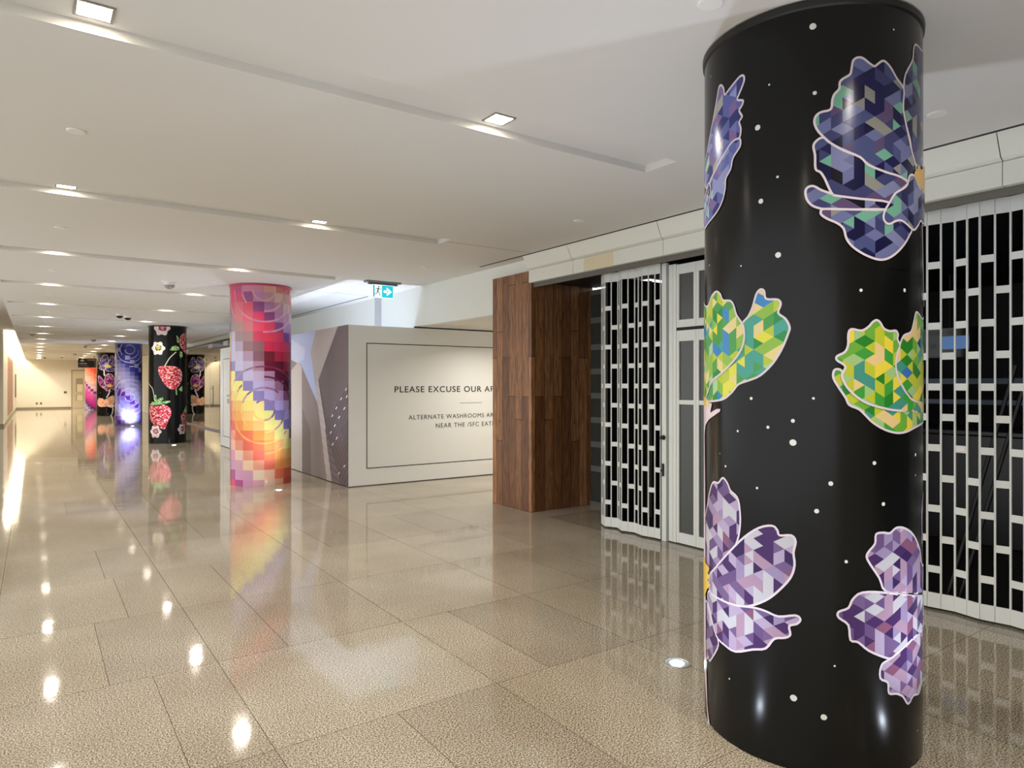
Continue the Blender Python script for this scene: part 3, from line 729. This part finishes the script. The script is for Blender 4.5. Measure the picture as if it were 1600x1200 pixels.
for i in range(26):
    s_, z_ = R.uniform(-.6, .6), R.uniform(.1, 2.9); c5.face([(s_ + .014*math.cos(k*PI/4), z_ + .014*math.sin(k*PI/4)) for k in range(8)], 'b8b8b8', .001)
c5.finish('column', 'black column printed with violet and peach flowers, half behind the violet squares column', '101010')

# ------------------------------------------------------------------ in-ground uplights
def uplight(x, y, label, watts=UP, col='dfe9ff', aim=None):
    t = thing('ground_uplight', label, 'light', (x, y, 0), group='round uplights set in the floor')
    b = MB(); b.lathe([(.0, .001), (.058, .001), (.060, .0035), (.072, .0035), (.074, 0), (.074, -.01)], seg=40); ring = b.build('trim_ring', M_upring, t, smooth='auto')
    b = MB(); b.lathe([(0, .0055), (.026, .0052), (.034, .0035)], seg=32); b.build('lens', M_upglass, ring, smooth=True)
    ld = bpy.data.lights.new('uplight_beam', 'SPOT'); ld.energy = watts; ld.color = lin(col); ld.spot_size = math.radians(128); ld.spot_blend = .85; ld.shadow_soft_size = .03
    lo = bpy.data.objects.new('uplight_beam', ld); COL.objects.link(lo); lo.parent = t; lo.location = (0, 0, .03)
    d = Vector(aim) if aim else Vector((0, 0, 1)); lo.rotation_euler = (-d).to_track_quat('Z', 'Y').to_euler()
    return t
uplight(2.83, 2.50, 'round floor uplight just left of the large black flower column')
uplight(2.82, .86, 'round floor uplight on the near side of the large black column, out of frame', UP * .8)
uplight(1.93, 1.82, 'round floor uplight before the large black column, mirrored low in its wrap', UP * .5)
uplight(2.83, 9.80, 'round floor uplight at the foot of the red and yellow squares column')
uplight(2.80, 18.45, 'round floor uplight at the foot of the strawberry column')
uplight(2.86, 27.72, 'round floor uplight at the foot of the violet squares column', UP * 2.2, 'd4dcff', (0, .45, 1))
uplight(2.83, 11.85, 'round floor uplight hidden behind the red and yellow squares column', UP)
uplight(2.83, 20.5, 'round floor uplight hidden behind the strawberry column', UP)
uplight(4.3, 10.5, 'round floor uplight inside the white hoarding, lighting the wall above', UP * 5, 'd8e4ff')

# ------------------------------------------------------------------ ceiling downlights
ORD = ['nearest', 'second', 'third', 'fourth', 'fifth', 'sixth', 'seventh', 'eighth', 'ninth', 'tenth', 'eleventh', 'twelfth', 'thirteenth', 'fourteenth', 'fifteenth', 'sixteenth']
def downlight(x, y, z, label, group, m=M_lamp, s=.06, beam=BEAM):
    t = thing('ceiling_downlight', label, 'light', (x, y, z), group=group)
    b = MB(); q = s + .012
    b.box(-q, -s, -q, q, -.006, 0); b.box(s, q, -q, q, -.006, 0); b.box(-s, s, -q, -s, -.006, 0); b.box(-s, s, s, q, -.006, 0)
    fr = b.build('frame', M_lampframe, t)
    b = MB(); b.poly([(-s, -s, -.003), (-s, s, -.003), (s, s, -.003), (s, -s, -.003)]); b.build('diffuser', m, fr)
    if beam:
        ld = bpy.data.lights.new('downlight_beam', 'AREA'); ld.shape = 'SQUARE'; ld.size = 2 * s * .95; ld.energy = beam; ld.color = lin('fff5e8'); ld.spread = math.radians(150)
        lo = bpy.data.objects.new('downlight_beam', ld); COL.objects.link(lo); lo.parent = t; lo.location = (0, 0, -.008)
    return t
for k in rows:
    for x, side in ((.2, 'left'), (2.19, 'right')):
        if k >= 0: lab = f'square downlight, {side} one of the {ORD[k]} ceiling slot ahead'
        else: lab = f'square downlight, {side} one of the {ORD[-k-1]} ceiling slot behind the viewer'
        downlight(x, 3.262 + 3 * k, H + SLOT_D, lab, 'square downlights in the ceiling slots' if k >= 0 else 'square downlights behind the viewer')
for i, x in enumerate((5.9, 8.2)):  # unseen lamps added to brighten the hoarding front
    downlight(x, 8.3, 2.385, ['square downlight over the washroom passage, nearer the wooden pier', 'square downlight deeper in the washroom passage'][i], 'downlights in the washroom passage', mat('passage_diffuser', 'ffffff', .5, emit='fff6ec', es=LAMP * .45), beam=BEAM * 1.25)
# cove light along the left wall
cv = MB(); cv.box(-.86, -.80, 30.3, 49.7, 3.30, 3.36)
tag(cv.build('cove_light', mat('cove_tube', 'ffffff', .5, emit='fff3d6', es=COVE)), 'long bright linear cove light above the left wall', 'light')

# ------------------------------------------------------------------ ceiling bits
def disc(x, y, label, z=H):
    b = MB(); b.lathe([(0, -.008), (.045, -.008), (.05, -.004), (.05, 0)], seg=28); o = b.build('sprinkler_cover', M_white, None, (x, y, z), smooth='auto')
    return tag(o, label, 'sprinkler', 'round sprinkler covers in the ceiling')
for k in range(-1, 15):
    y = 1.73 + 3 * k
    w_ = ORD[k + 1] + (' round sprinkler cover of the left line' if k >= 0 else ' round sprinkler cover of the left line, out of frame')
    disc(.2, y, w_)
    if y < 25: disc(4.05, y, ORD[k + 1] + ' round sprinkler cover of the right line')
for i, y in enumerate((1.73, 10.6, 19.6)): disc(2.15, y, ['sprinkler cover in the ceiling left of the large black column', 'sprinkler cover left of the red and yellow squares column', 'sprinkler cover left of the strawberry column'][i])
def dome(x, y, label, glass=M_white, s=1.0, grp='dome cameras on the ceiling'):
    t = thing('dome_camera', label, 'camera', (x, y, H), group=grp)
    b = MB(); b.lathe([(0, -.012*s), (.10*s, -.012*s), (.105*s, 0)], seg=32); b.build('mounting_plate', M_white, t, smooth='auto')
    b = MB(); b.lathe([(.075*s, -.012*s), (.072*s, -.05*s)], seg=32); b.build('collar', M_white, t, smooth='auto')
    b = MB(); b.lathe([(.072*s*math.cos(a), -.05*s - .055*s*math.sin(a)) for a in [q*PI/16 for q in range(9)]], seg=32); b.build('lens_dome', glass, t, smooth='auto')
    return t
M_domegrey = mat('grey_dome', '9a9690', .25)
dome(1.6, 10.95, 'white dome camera between the two nearest mosaic columns', M_domegrey)
dome(1.47, 16.55, 'black eyed dome camera, left of the pair before the strawberry column', M_blackgloss, .9)
dome(1.66, 16.95, 'black eyed dome camera, right of the pair before the strawberry column', M_blackgloss, .9)
dome(1.57, 26.0, 'small dome camera high before the violet squares column', M_domegrey)
dome(1.57, 30.5, 'small pale dome camera left of the violet squares column top', M_domegrey)
dome(1.6, 39, 'far dome camera just above the dark hanging sign', M_domegrey)
dome(1.2, 43.5, 'farthest pale dome camera near the end wall', M_domegrey)
dome(.45, 44.5, 'small black dome camera near the far end wall', M_blackgloss)
dome(-.05, 23.8, 'pale dome camera near the left edge of the ceiling', M_domegrey)

# ------------------------------------------------------------------ exit sign
es = thing('exit_sign', 'lit running man exit sign with right arrow under the ceiling', 'sign', (4.13, 9.17, H))
b = MB(); b.box(-.27, .27, -.06, .06, -.025, 0); b.build('ceiling_plate', M_alu2, es, bevel=.004)
b = MB(); b.box(-.22, .22, -.022, .022, -.05, -.025); b.build('bracket', mat('bracket_grey', '70767a', .4, metal=.5), es)
b = MB(); b.box(-.16, .16, -.012, .012, -.235, -.05, 'f0f8f8'); 
yq = -.0125
b.poly([(-.155, yq, -.23), (-.13, yq, -.23), (-.13, yq, -.055), (-.155, yq, -.055)], '2a90a0')
b.poly([(-.02, yq, -.23), (.155, yq, -.23), (.155, yq, -.055), (-.02, yq, -.055)], '18aec0')
sp = b.build('sign_panel', M_sign, es)
b = MB(); y_ = -.0135
def bar(p, q, wd):
    dx, dz = q[0]-p[0], q[1]-p[1]; l = math.hypot(dx, dz); nx, nz = -dz/l*wd/2, dx/l*wd/2
    b.poly([(p[0]-nx, y_, p[1]-nz), (q[0]-nx, y_, q[1]-nz), (q[0]+nx, y_, q[1]+nz), (p[0]+nx, y_, p[1]+nz)], '204840')
b.poly([(-.068 + .012*math.cos(k*PI/6), y_, -.077 + .012*math.sin(k*PI/6)) for k in range(12)], '204840')
for p, q, wd in (((-.072,-.092),(-.085,-.145),.022), ((-.075,-.1),(-.045,-.118),.009), ((-.045,-.118),(-.028,-.104),.009), ((-.078,-.1),(-.108,-.108),.009), ((-.108,-.108),(-.116,-.132),.009),
                 ((-.083,-.142),(-.06,-.17),.012), ((-.06,-.17),(-.045,-.21),.011), ((-.087,-.142),(-.098,-.178),.012), ((-.098,-.178),(-.128,-.18),.011)): bar(p, q, wd)
b.build('running_man_pictogram', M_sign, sp)
b = MB()
b.poly([(.01,y_,-.16),(.01,y_,-.125),(.06,y_,-.125),(.06,y_,-.16)][::1], 'ffffff')
b.poly([(.055,y_,-.205),(.135,y_,-.1425),(.055,y_,-.08),(.055,y_,-.112),(.085,y_,-.1425),(.055,y_,-.173)], 'ffffff'); b.build('arrow', M_sign, sp)

# ------------------------------------------------------------------ hoarding
hx, hy, hz = 3.72, 9.45, 2.36
hd = thing('construction_hoarding', 'large white construction hoarding with black framed notice behind the wooden pier', 'hoarding', (hx, hy, 0))
b = MB(); b.box(0, 4.3, 0, .06, .012, hz); fp = b.build('front_panel', M_hoard, hd, bevel=.002)
b = MB(); b.box(0, .06, .06, 8.3, .012, hz); sdp = b.build('side_panel', M_hoard, hd)
b = MB(); b.box(.06, 1.0, 8.24, 8.3, .012, hz); b.build('end_panel', M_hoard, hd)
b = MB(); b.box(.01, 4.3, .01, .05, 0, .012); b.box(.01, .05, .05, 8.3, 0, .012); b.build('floor_track', M_dark, hd)  # dark strip stands in for the shadow gap under the panels
def frame(x0, x1, z0, z1, t=.012, side=False):
    b = MB()
    for (a, c, d, e) in ((x0, x1, z0, z0+t), (x0, x1, z1-t, z1), (x0, x0+t, z0, z1), (x1-t, x1, z0, z1)):
        if side: b.box(-.0025, 0, a, c, d, e)
        else: b.box(a, c, -.0025, 0, d, e)
    return b.build('black_frame_line', M_ink, sdp if side else fp)
X = lambda px: hy * (SA + CA*(px-800)/F) / (CA - SA*(px-800)/F) - hx
def ZZ(px, py): return EYE + (HY - py) * (hy / (CA - SA*(px-800)/F)) / F
x0 = X(572.5); frame(x0, 3.86, ZZ(572.5, 733), ZZ(572.5, 536))
xa = X(616.5); z_ = ZZ(616.5, 613.5); text('PLEASE EXCUSE OUR APPEARANCE', 1.93*(X(736)-xa), .001, M_ink, fp, (xa, -.001, z_), size=ZZ(616.5, 604) - z_, spacing=1.15, bold=.010)
xa = X(638.5); z_ = ZZ(638.5, 656.2); text('ALTERNATE WASHROOMS ARE LOCATED', 1.93*(X(736)-xa), .001, M_ink, fp, (xa, -.001, z_), size=ZZ(638.5, 649.3) - z_, spacing=1.15)
xa = X(681); z_ = ZZ(681, 669); text('NEAR THE /SFC EATERY', 1.93*(X(736)-xa), .001, M_ink, fp, (xa, -.001, z_), size=ZZ(681, 662) - z_, spacing=1.15)
b = MB(); b.box(X(718.5), X(753), -.002, 0, ZZ(736, 630.2), ZZ(736, 629.2)); b.build('divider_line', M_greyline, fp)
frame(4.2, 8.0, .25, 2.1, side=True)
text('EXCUSE', .75, .001, M_ink, sdp, (-.001, 7.58, 1.05), facing='-X', size=.10)
text('PLEASE', .75, .001, M_ink, sdp, (-.001, 7.58, 1.20), facing='-X', size=.05)
# printed building mural on the side facing the corridor
mb = MB(); MY0, MY1 = 0.0, 3.95
mb.box(-.003, 0, MY0, MY1, .012, hz, '8a7f7b')
def mp(u, v):     # position on the side panel of a point traced on the photograph
    dx, dy, dz = ray(440 + u/4, 480 + v/4); t = hx / dx; return (t*dy - hy, EYE + t*dz)
lim = [(MY0, .012), (MY1, .012), (MY1, hz), (MY0, hz)]
def area_fill(p, col, off, stripes=None, ext=True):
    q = ccw([mp(*a) for a in p]); q = clip(q, lim)
    if len(q) < 3: return
    mb.poly([(-off, a, c) for a, c in q][::-1], col)
    if stripes:
        scol, ang, pitch, wd = stripes; d = (math.cos(ang), math.sin(ang)); n = (-d[1], d[0])
        k = -60
        while k < 60:
            c0 = (2 + n[0]*k*pitch, 1.2 + n[1]*k*pitch); L = 6
            st = ccw([(c0[0]-d[0]*L-n[0]*wd/2, c0[1]-d[1]*L-n[1]*wd/2), (c0[0]+d[0]*L-n[0]*wd/2, c0[1]+d[1]*L-n[1]*wd/2), (c0[0]+d[0]*L+n[0]*wd/2, c0[1]+d[1]*L+n[1]*wd/2), (c0[0]-d[0]*L+n[0]*wd/2, c0[1]-d[1]*L+n[1]*wd/2)])
            s_ = clip(q, st)
            if len(s_) > 2 and abs(area(s_)) > 1e-6: mb.poly([(-off - .0006, a, c) for a, c in s_][::-1], scol)
            k += 1
area_fill([(-60,150),(218,150),(183,285),(232,620),(125,365),(60,330),(-60,340)], 'a9b4d4', .004)
area_fill([(60,200),(150,260),(140,330),(100,350),(60,330)], 'bcc4dc', .0046)
area_fill([(-60,340),(60,400),(100,350),(128,372),(130,1140),(-60,1140)], 'c3bbb5', .005, ('a89f99', 1.2, .07, .012))
area_fill([(128,372),(232,620),(300,1140),(130,1140)], '8f8480', .005, ('7b706c', 1.95, .06, .016))
area_fill([(132,640),(180,760),(188,1140),(132,1140)], '776c68', .0055, ('675d59', 1.9, .07, .014))
area_fill([(218,140),(358,110),(230,460),(214,480),(183,285)], 'b3a9a3', .0055, ('9b918b', 1.75, .05, .012))
area_fill([(358,110),(440,90),(440,1160),(320,1140),(275,760),(232,460)], '6c6363', .006, ('554c4d', 2.45, .045, .012))
area_fill([(232,455),(240,470),(275,640),(290,720),(440,440),(440,1160),(330,1160)], '61575a', .0068, ('4a4145', 2.3, .09, .022))
area_fill([(214,480),(232,460),(278,755),(275,770),(322,1140),(292,1140),(235,660)], 'b9aeac', .0075, ('9c9090', .3, .12, .01))
area_fill([(275,770),(290,800),(380,1140),(322,1140)], '6f6568', .0075, ('463e42', .2, .1, .014))
area_fill([(370,775),(400,730),(440,690),(440,860),(400,880)], '3a3236', .0078, ('8a8084', .8, .05, .012))
for u, v in ((405,515),(375,575),(345,632),(320,680),(395,635),(362,690),(335,742),(310,785),(348,820),(322,858),(395,995),(360,1040),(410,560),(420,1115)):
    area_fill([(u-6,v+8),(u+2,v-8),(u+7,v-8),(u-1,v+8)], 'ece6e6', .0085)
mb.build('building_mural', M_muralprint, sdp)

# ------------------------------------------------------------------ gates and door
def gate_panel(wd, even, zt=2.655, zb=.015):
    b = MB(); st = .0056; dp = .0045
    b.box(.0012, wd - .0012, -dp, dp, zb, zb + .098); b.box(.0012, wd - .0012, -dp, dp, zt - .095, zt)
    b.box(.0005, st, -dp, dp, zb + .098, zt - .095); b.box(wd - st, wd - .0005, -dp, dp, zb + .098, zt - .095)
    z = .27 + (0 if even else .203)
    while z < zt - .28:
        b.box(st, wd - st, -dp*.7, dp*.7, z - .023, z + .023); z += .4035
    return b
def gate(label, x, y, angs, wd):
    t = thing('folding_gate', label, 'gate', (x, y, 0), group='white folding grille gates of the closed shop')
    cx_, cy_ = 0.0, 0.0; pan = {}
    for i, a in enumerate(angs):
        k = i % 2
        if k not in pan: o = gate_panel(wd, k == 0).build('gate_panel', M_alu, t); pan[k] = o
        else: o = pan[k].copy(); COL.objects.link(o); o.parent = t
        d = math.radians(a); dx, dy = math.sin(d), -math.cos(d)
        o.location = (cx_, cy_, 0); o.rotation_euler = (0, 0, math.atan2(dy, dx))
        cx_ += dx * wd; cy_ += dy * wd
    return t, y + cy_
g1, ye = gate('short folding grille gate with narrow zigzag panels, between wooden pier and door', 4.955, 5.42, [-29,-29,24,24,-29,-29,20,20,-16,-16,12,12,0], .0725)
ang2 = []
for p in range(24): ang2 += [11 if p % 2 else -11] * 2
g2, _ = gate('long folding grille gate running behind the large black column to the right edge', 4.925, 3.858, ang2, .079)
b = MB(); b.box(-.002, 0, -.022, .022, -.014, .014); st_ = b.build('white_sticker', M_white, g2); st_.location = (4.908 - 4.925, 1.954 - 3.858, 1.078)
tr = MB(); pts = [(4.985, 5.44, 2.672)] + [(4.90, 5.36 - i*.2, 2.677) for i in range(27)]
tr.tube(pts, .011); tr.box(4.915, 4.96, .06, 5.38, 2.668, 2.69)
tag(tr.build('gate_track', M_alu2, smooth='auto'), 'curved metal ceiling track that both folding gates hang from', 'track')
# door post with lock
dp_ = thing('door_post', 'white metal lock post with round knob at the end of the short gate', 'post', (4.945, ye - .03, 0))
b = MB(); b.box(-.022, .022, -.028, .028, .0, 2.655); b.build('post', M_alu, dp_, bevel=.003)
b = MB(); b.lathe([(0, .05), (.014, .048), (.019, .038), (.019, .022), (.012, .012), (.024, .006), (.024, 0)], seg=24, M=Matrix.Translation((-.022, -.002, .99)) @ Matrix.Rotation(-PI/2, 4, 'Y')); b.build('knob', mat('dark_knob', '3c3b38', .25, metal=.9), dp_, smooth='auto')
b = MB(); b.box(-.04, -.022, -.006, .006, .62, .74); b.box(-.036, -.022, -.006, .03, .665, .68); b.build('latch_bolt', M_dark, dp_)
# pair of narrow glazed leaves
gd = thing('glazed_door', 'narrow white framed glass door with smoked panes left of the black column', 'door', (4.965, ye - .075, 0))
y = 0.0
b = MB(); b.box(-.02, .02, -.09, -.0, .01, 2.63)
b.box(-.024, -.02, -.05, -.045, .01, 2.63); b.build('jamb', M_alu, gd)
y = -.093
for i, (wl_, nm) in enumerate(((.23, 'leaf'), (.23, 'leaf'))):
    lf = MB(); a, c = y, y - wl_
    for zz0, zz1 in ((.012, .11), (1.31, 1.35), (1.90, 2.0), (2.03, 2.10), (2.53, 2.62)): lf.box(-.016, .016, c + .028, a - .028, zz0, zz1)
    lf.box(-.018, .018, a - .028, a, .012, 2.0); lf.box(-.018, .018, c, c + .028, .012, 2.0); lf.box(-.018, .018, a - .028, a, 2.03, 2.62); lf.box(-.018, .018, c, c + .028, 2.03, 2.62)
    o = lf.build(nm, M_alu, gd)
    pb = MB(); pb.box(-.004, .004, c + .028, a - .028, .11, 1.31); pb.box(-.004, .004, c + .028, a - .028, 1.35, 1.90); pb.box(-.004, .004, c + .028, a - .028, 2.10, 2.53)
    pb.build('pane', M_wired, o)
    y -= wl_ + .003
b = MB(); b.box(-.02, .02, y - .065, y - .003, .01, 2.63); b.build('jamb', M_alu, gd)
b = MB(); b.box(-.013, .013, y, -.09, 2.0, 2.03); b.build('transom_gap', M_dark, gd)

# inside the closed shop
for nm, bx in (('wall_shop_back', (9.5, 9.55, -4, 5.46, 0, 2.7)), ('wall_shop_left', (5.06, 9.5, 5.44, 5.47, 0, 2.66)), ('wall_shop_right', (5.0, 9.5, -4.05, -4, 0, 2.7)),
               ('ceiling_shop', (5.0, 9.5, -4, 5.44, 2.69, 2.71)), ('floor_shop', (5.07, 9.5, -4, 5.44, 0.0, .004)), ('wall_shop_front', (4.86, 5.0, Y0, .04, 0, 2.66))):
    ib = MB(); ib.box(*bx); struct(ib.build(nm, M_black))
ct = MB(); ct.box(7.2, 7.9, .2, 4.6, .005, 1.02); ct.box(7.12, 7.95, .15, 4.65, 1.02, 1.07)
tag(ct.build('shop_counter', mat('dark_counter', '1a1b1d', .3), bevel=.01), 'dark serving counter inside the closed shop behind the gates', 'counter')
sc = thing('shop_screen', 'small blue glowing screen seen through the long folding gate', 'screen', (8.2, 3.30, 1.95))
b = MB(); b.box(-.02, .02, -.22, .36, -.16, .16); b.build('casing', M_blackgloss, sc)
b = MB(); b.box(-.01, .01, .06, .08, .16, 2.69 - 1.95); b.build('hanger', M_dark, sc)
b = MB(); b.box(-.026, -.02, -.12, .14, -.07, .07); b.build('display', mat('blue_display', '20344c', .3, emit='6f9fe0', es=.35), sc)  # blue glow stands in for a reflection; casing and hanger are added
sh = MB(); sh.box(8.3, 8.7, .3, 5.2, 1.50, 1.56); sh.box(8.3, 8.7, .3, 5.2, 1.28, 1.33)
tag(sh.build('back_shelf', mat('steel_shelf', '46505e', .3, metal=.5)), 'long grey shelf at the back of the closed shop', 'shelf')
for i, (ya, yb, xo) in enumerate(((2.10, 1.76, 0), (2.04, 1.69, .03))):
    b = MB(); b.tube([(5.03 + xo, ya, .006), (5.22 + xo, yb, 1.62)], .013, 10)
    tag(b.build('leaning_pole', mat('black_pole', '121212', .35, metal=.3), smooth='auto'), ['left black pole leaning inside the shop behind the long gate', 'right black pole leaning inside the shop behind the long gate'][i], 'pole', 'black poles leaning behind the gate')

# ------------------------------------------------------------------ glazed shopfront beyond the hoarding
gs = thing('glass_shopfront', 'tall frameless glass shopfront between hoarding and strawberry column', 'shopfront', (4.76, 17.6, 0))
n = 8; L = (35 - 17.6) / n
for i in range(n):
    b = MB(); b.box(-.006, .006, i*L + .006, (i+1)*L - .006, .05, 2.84); b.build('pane', M_glass, gs)
b = MB(); b.box(-.02, .04, 0, 17.4, 2.84, 2.858); b.build('head_rail', M_dark, gs)
b = MB(); b.box(-.015, .015, 0, 17.4, 0, .05); b.build('floor_rail', M_alu2, gs)
for i in (2, 3, 5):
    for dy in (-.28, .03):
        b = MB(); b.box(-.02, .02, i*L + dy, i*L + dy + .25, 2.68, 2.80); b.build('door_patch_fitting', M_alu, gs)
for i in (2, 3):
    b = MB(); b.tube([(-.06, i*L - .12, .75), (-.06, i*L - .12, 1.45)], .012); b.tube([(-.06, i*L - .12, .85), (0, i*L - .12, .85)], .008); b.tube([(-.06, i*L - .12, 1.35), (0, i*L - .12, 1.35)], .008); b.build('door_handle', M_chrome, gs, smooth='auto')
ir = MB()
ir.poly([(7.4, 17.6, 0), (7.4, 35, 0), (7.4, 35, 2.9), (7.4, 17.6, 2.9)]); ir.poly([(4.9, 17.5, 0), (7.4, 17.5, 0), (7.4, 17.5, 2.9), (4.9, 17.5, 2.9)])
ir.poly([(4.9, 35, 0), (7.4, 35, 0), (7.4, 35, 2.9), (4.9, 35, 2.9)]); ir.poly([(4.8, 17.6, 2.86), (7.4, 17.6, 2.86), (7.4, 35, 2.86), (4.8, 35, 2.86)])
struct(ir.build('wall_glazed_shop', mat('cream_shop_wall', 'c9c4b4', .6)))
downlight(6.0, 22, 2.855, 'square downlight inside the glazed shop, nearer one', 'downlights inside the glazed shop', mat('shop_diffuser', 'ffffff', .5, emit='ffe9c8', es=LAMP * .5), .08, BEAM * .7)
downlight(6.0, 29, 2.855, 'square downlight inside the glazed shop, farther one', 'downlights inside the glazed shop', bpy.data.materials['shop_diffuser'], .08, BEAM * .7)

# ------------------------------------------------------------------ far end details
dr = thing('door_1', 'beige door with stacked notice panes in the far end wall', 'door', (2.25, Y1, 0)); dr['kind'] = 'structure'
b = MB(); b.box(-.40, -.34, -.03, 0, 0, 2.32); b.box(.34, .40, -.03, 0, 0, 2.32); b.box(-.40, .40, -.03, 0, 2.32, 2.38); b.build('door_frame', mat('door_frame', '9c9078', .5), dr)
b = MB(); b.box(-.34, .34, -.02, 0, .01, 2.32); dl = b.build('door_leaf', mat('door_beige', 'c9bda2', .5), dr)
b = MB(); b.box(-.16, .22, -.028, -.02, 1.0, 1.85); b.box(-.16, .22, -.028, -.02, .45, .85); b.build('glazing_panel', mat('door_pane', '9a907c', .3), dl)
b = MB(); b.box(-.10, .20, -.034, -.028, 1.02, 1.48); b.box(-.10, .20, -.034, -.028, .47, .82); b.build('paper_notice', mat('notice_cream', 'e6dcb4', .6), dl)
d2 = MB(); d2.box(5.9, 5.98, Y1 - .03, Y1, 0, 2.2); struct(d2.build('trim_11', mat('dark_frame', '3a342c', .5)))
for i, x in enumerate((.06, .27)):
    b = MB(); b.box(x, x + .10, Y1 - .012, Y1, .26, .40); tag(b.build('wall_socket', mat('grey_plate', '6c665a', .5)), ['left grey wall socket low on the far wall', 'right grey wall socket low on the far wall'][i], 'socket', 'wall sockets low on the far wall')
b = MB(); b.box(1.47, 1.62, Y1 - .015, Y1, .92, 1.06); tag(b.build('wall_control', mat('grey_control', '5c564c', .5)), 'small grey control plate on the far wall beside the door', 'switch')
b = MB()
for i in range(9): b.box(-.90, -.87, 34.2 + i*.82, 34.2 + i*.82 + .78, .22, 2.62)
tag(b.build('wall_panel', M_brownpanel), 'tall rosy brown slatted panel on the far left wall', 'panel')
b = MB(); b.box(-.90, -.86, 47.2, 48.9, .75, 2.05); tag(b.build('wall_display', mat('dark_display', '4a463f', .3)), 'dark upright display on the left wall near the far corner', 'display')

# hanging wayfinding sign
hs = thing('hanging_sign', 'dark hanging direction sign with up arrow near the far end', 'sign', (2.28, 42, 0))
b = MB(); b.box(-.43, .40, -.05, .05, 2.36, 2.83); sb = b.build('sign_box', mat('sign_black', '1c1719', .5), hs, bevel=.01)
b = MB()
for x in (-.3, .28): b.box(x - .012, x + .012, -.012, .012, 2.83, H)
b.build('hanger_rods', M_alu2, hs)
M_sw = mat('sign_white', 'd8d4d2', .5)
b = MB(); yy = -.0515
b.poly([(-.34, yy, 2.70), (-.31, yy, 2.67), (-.26, yy, 2.73), (-.26, yy, 2.64), (-.23, yy, 2.64), (-.23, yy, 2.73), (-.18, yy, 2.67), (-.15, yy, 2.70), (-.245, yy, 2.80)]); b.build('arrow', M_sw, sb)
for bx in [(x - .02, x + .02, 2.735, 2.78) for x in (.02, .11, .20, .28)] + [(-.38, -.36, 2.54, 2.59), (-.33, -.22, 2.545, 2.585), (-.20, -.04, 2.545, 2.585)]:
    b = MB(); b.box(bx[0], bx[1], -.052, -.05, bx[2], bx[3]); b.build('white_symbol', M_sw, sb)
b = MB(); b.box(-.38, .0, -.052, -.05, 2.475, 2.50); b.box(-.38, .05, -.052, -.05, 2.42, 2.44); b.box(.32, .35, -.052, -.05, 2.39, 2.8); b.build('grey_lines', mat('sign_grey', '7c7476', .5), sb)
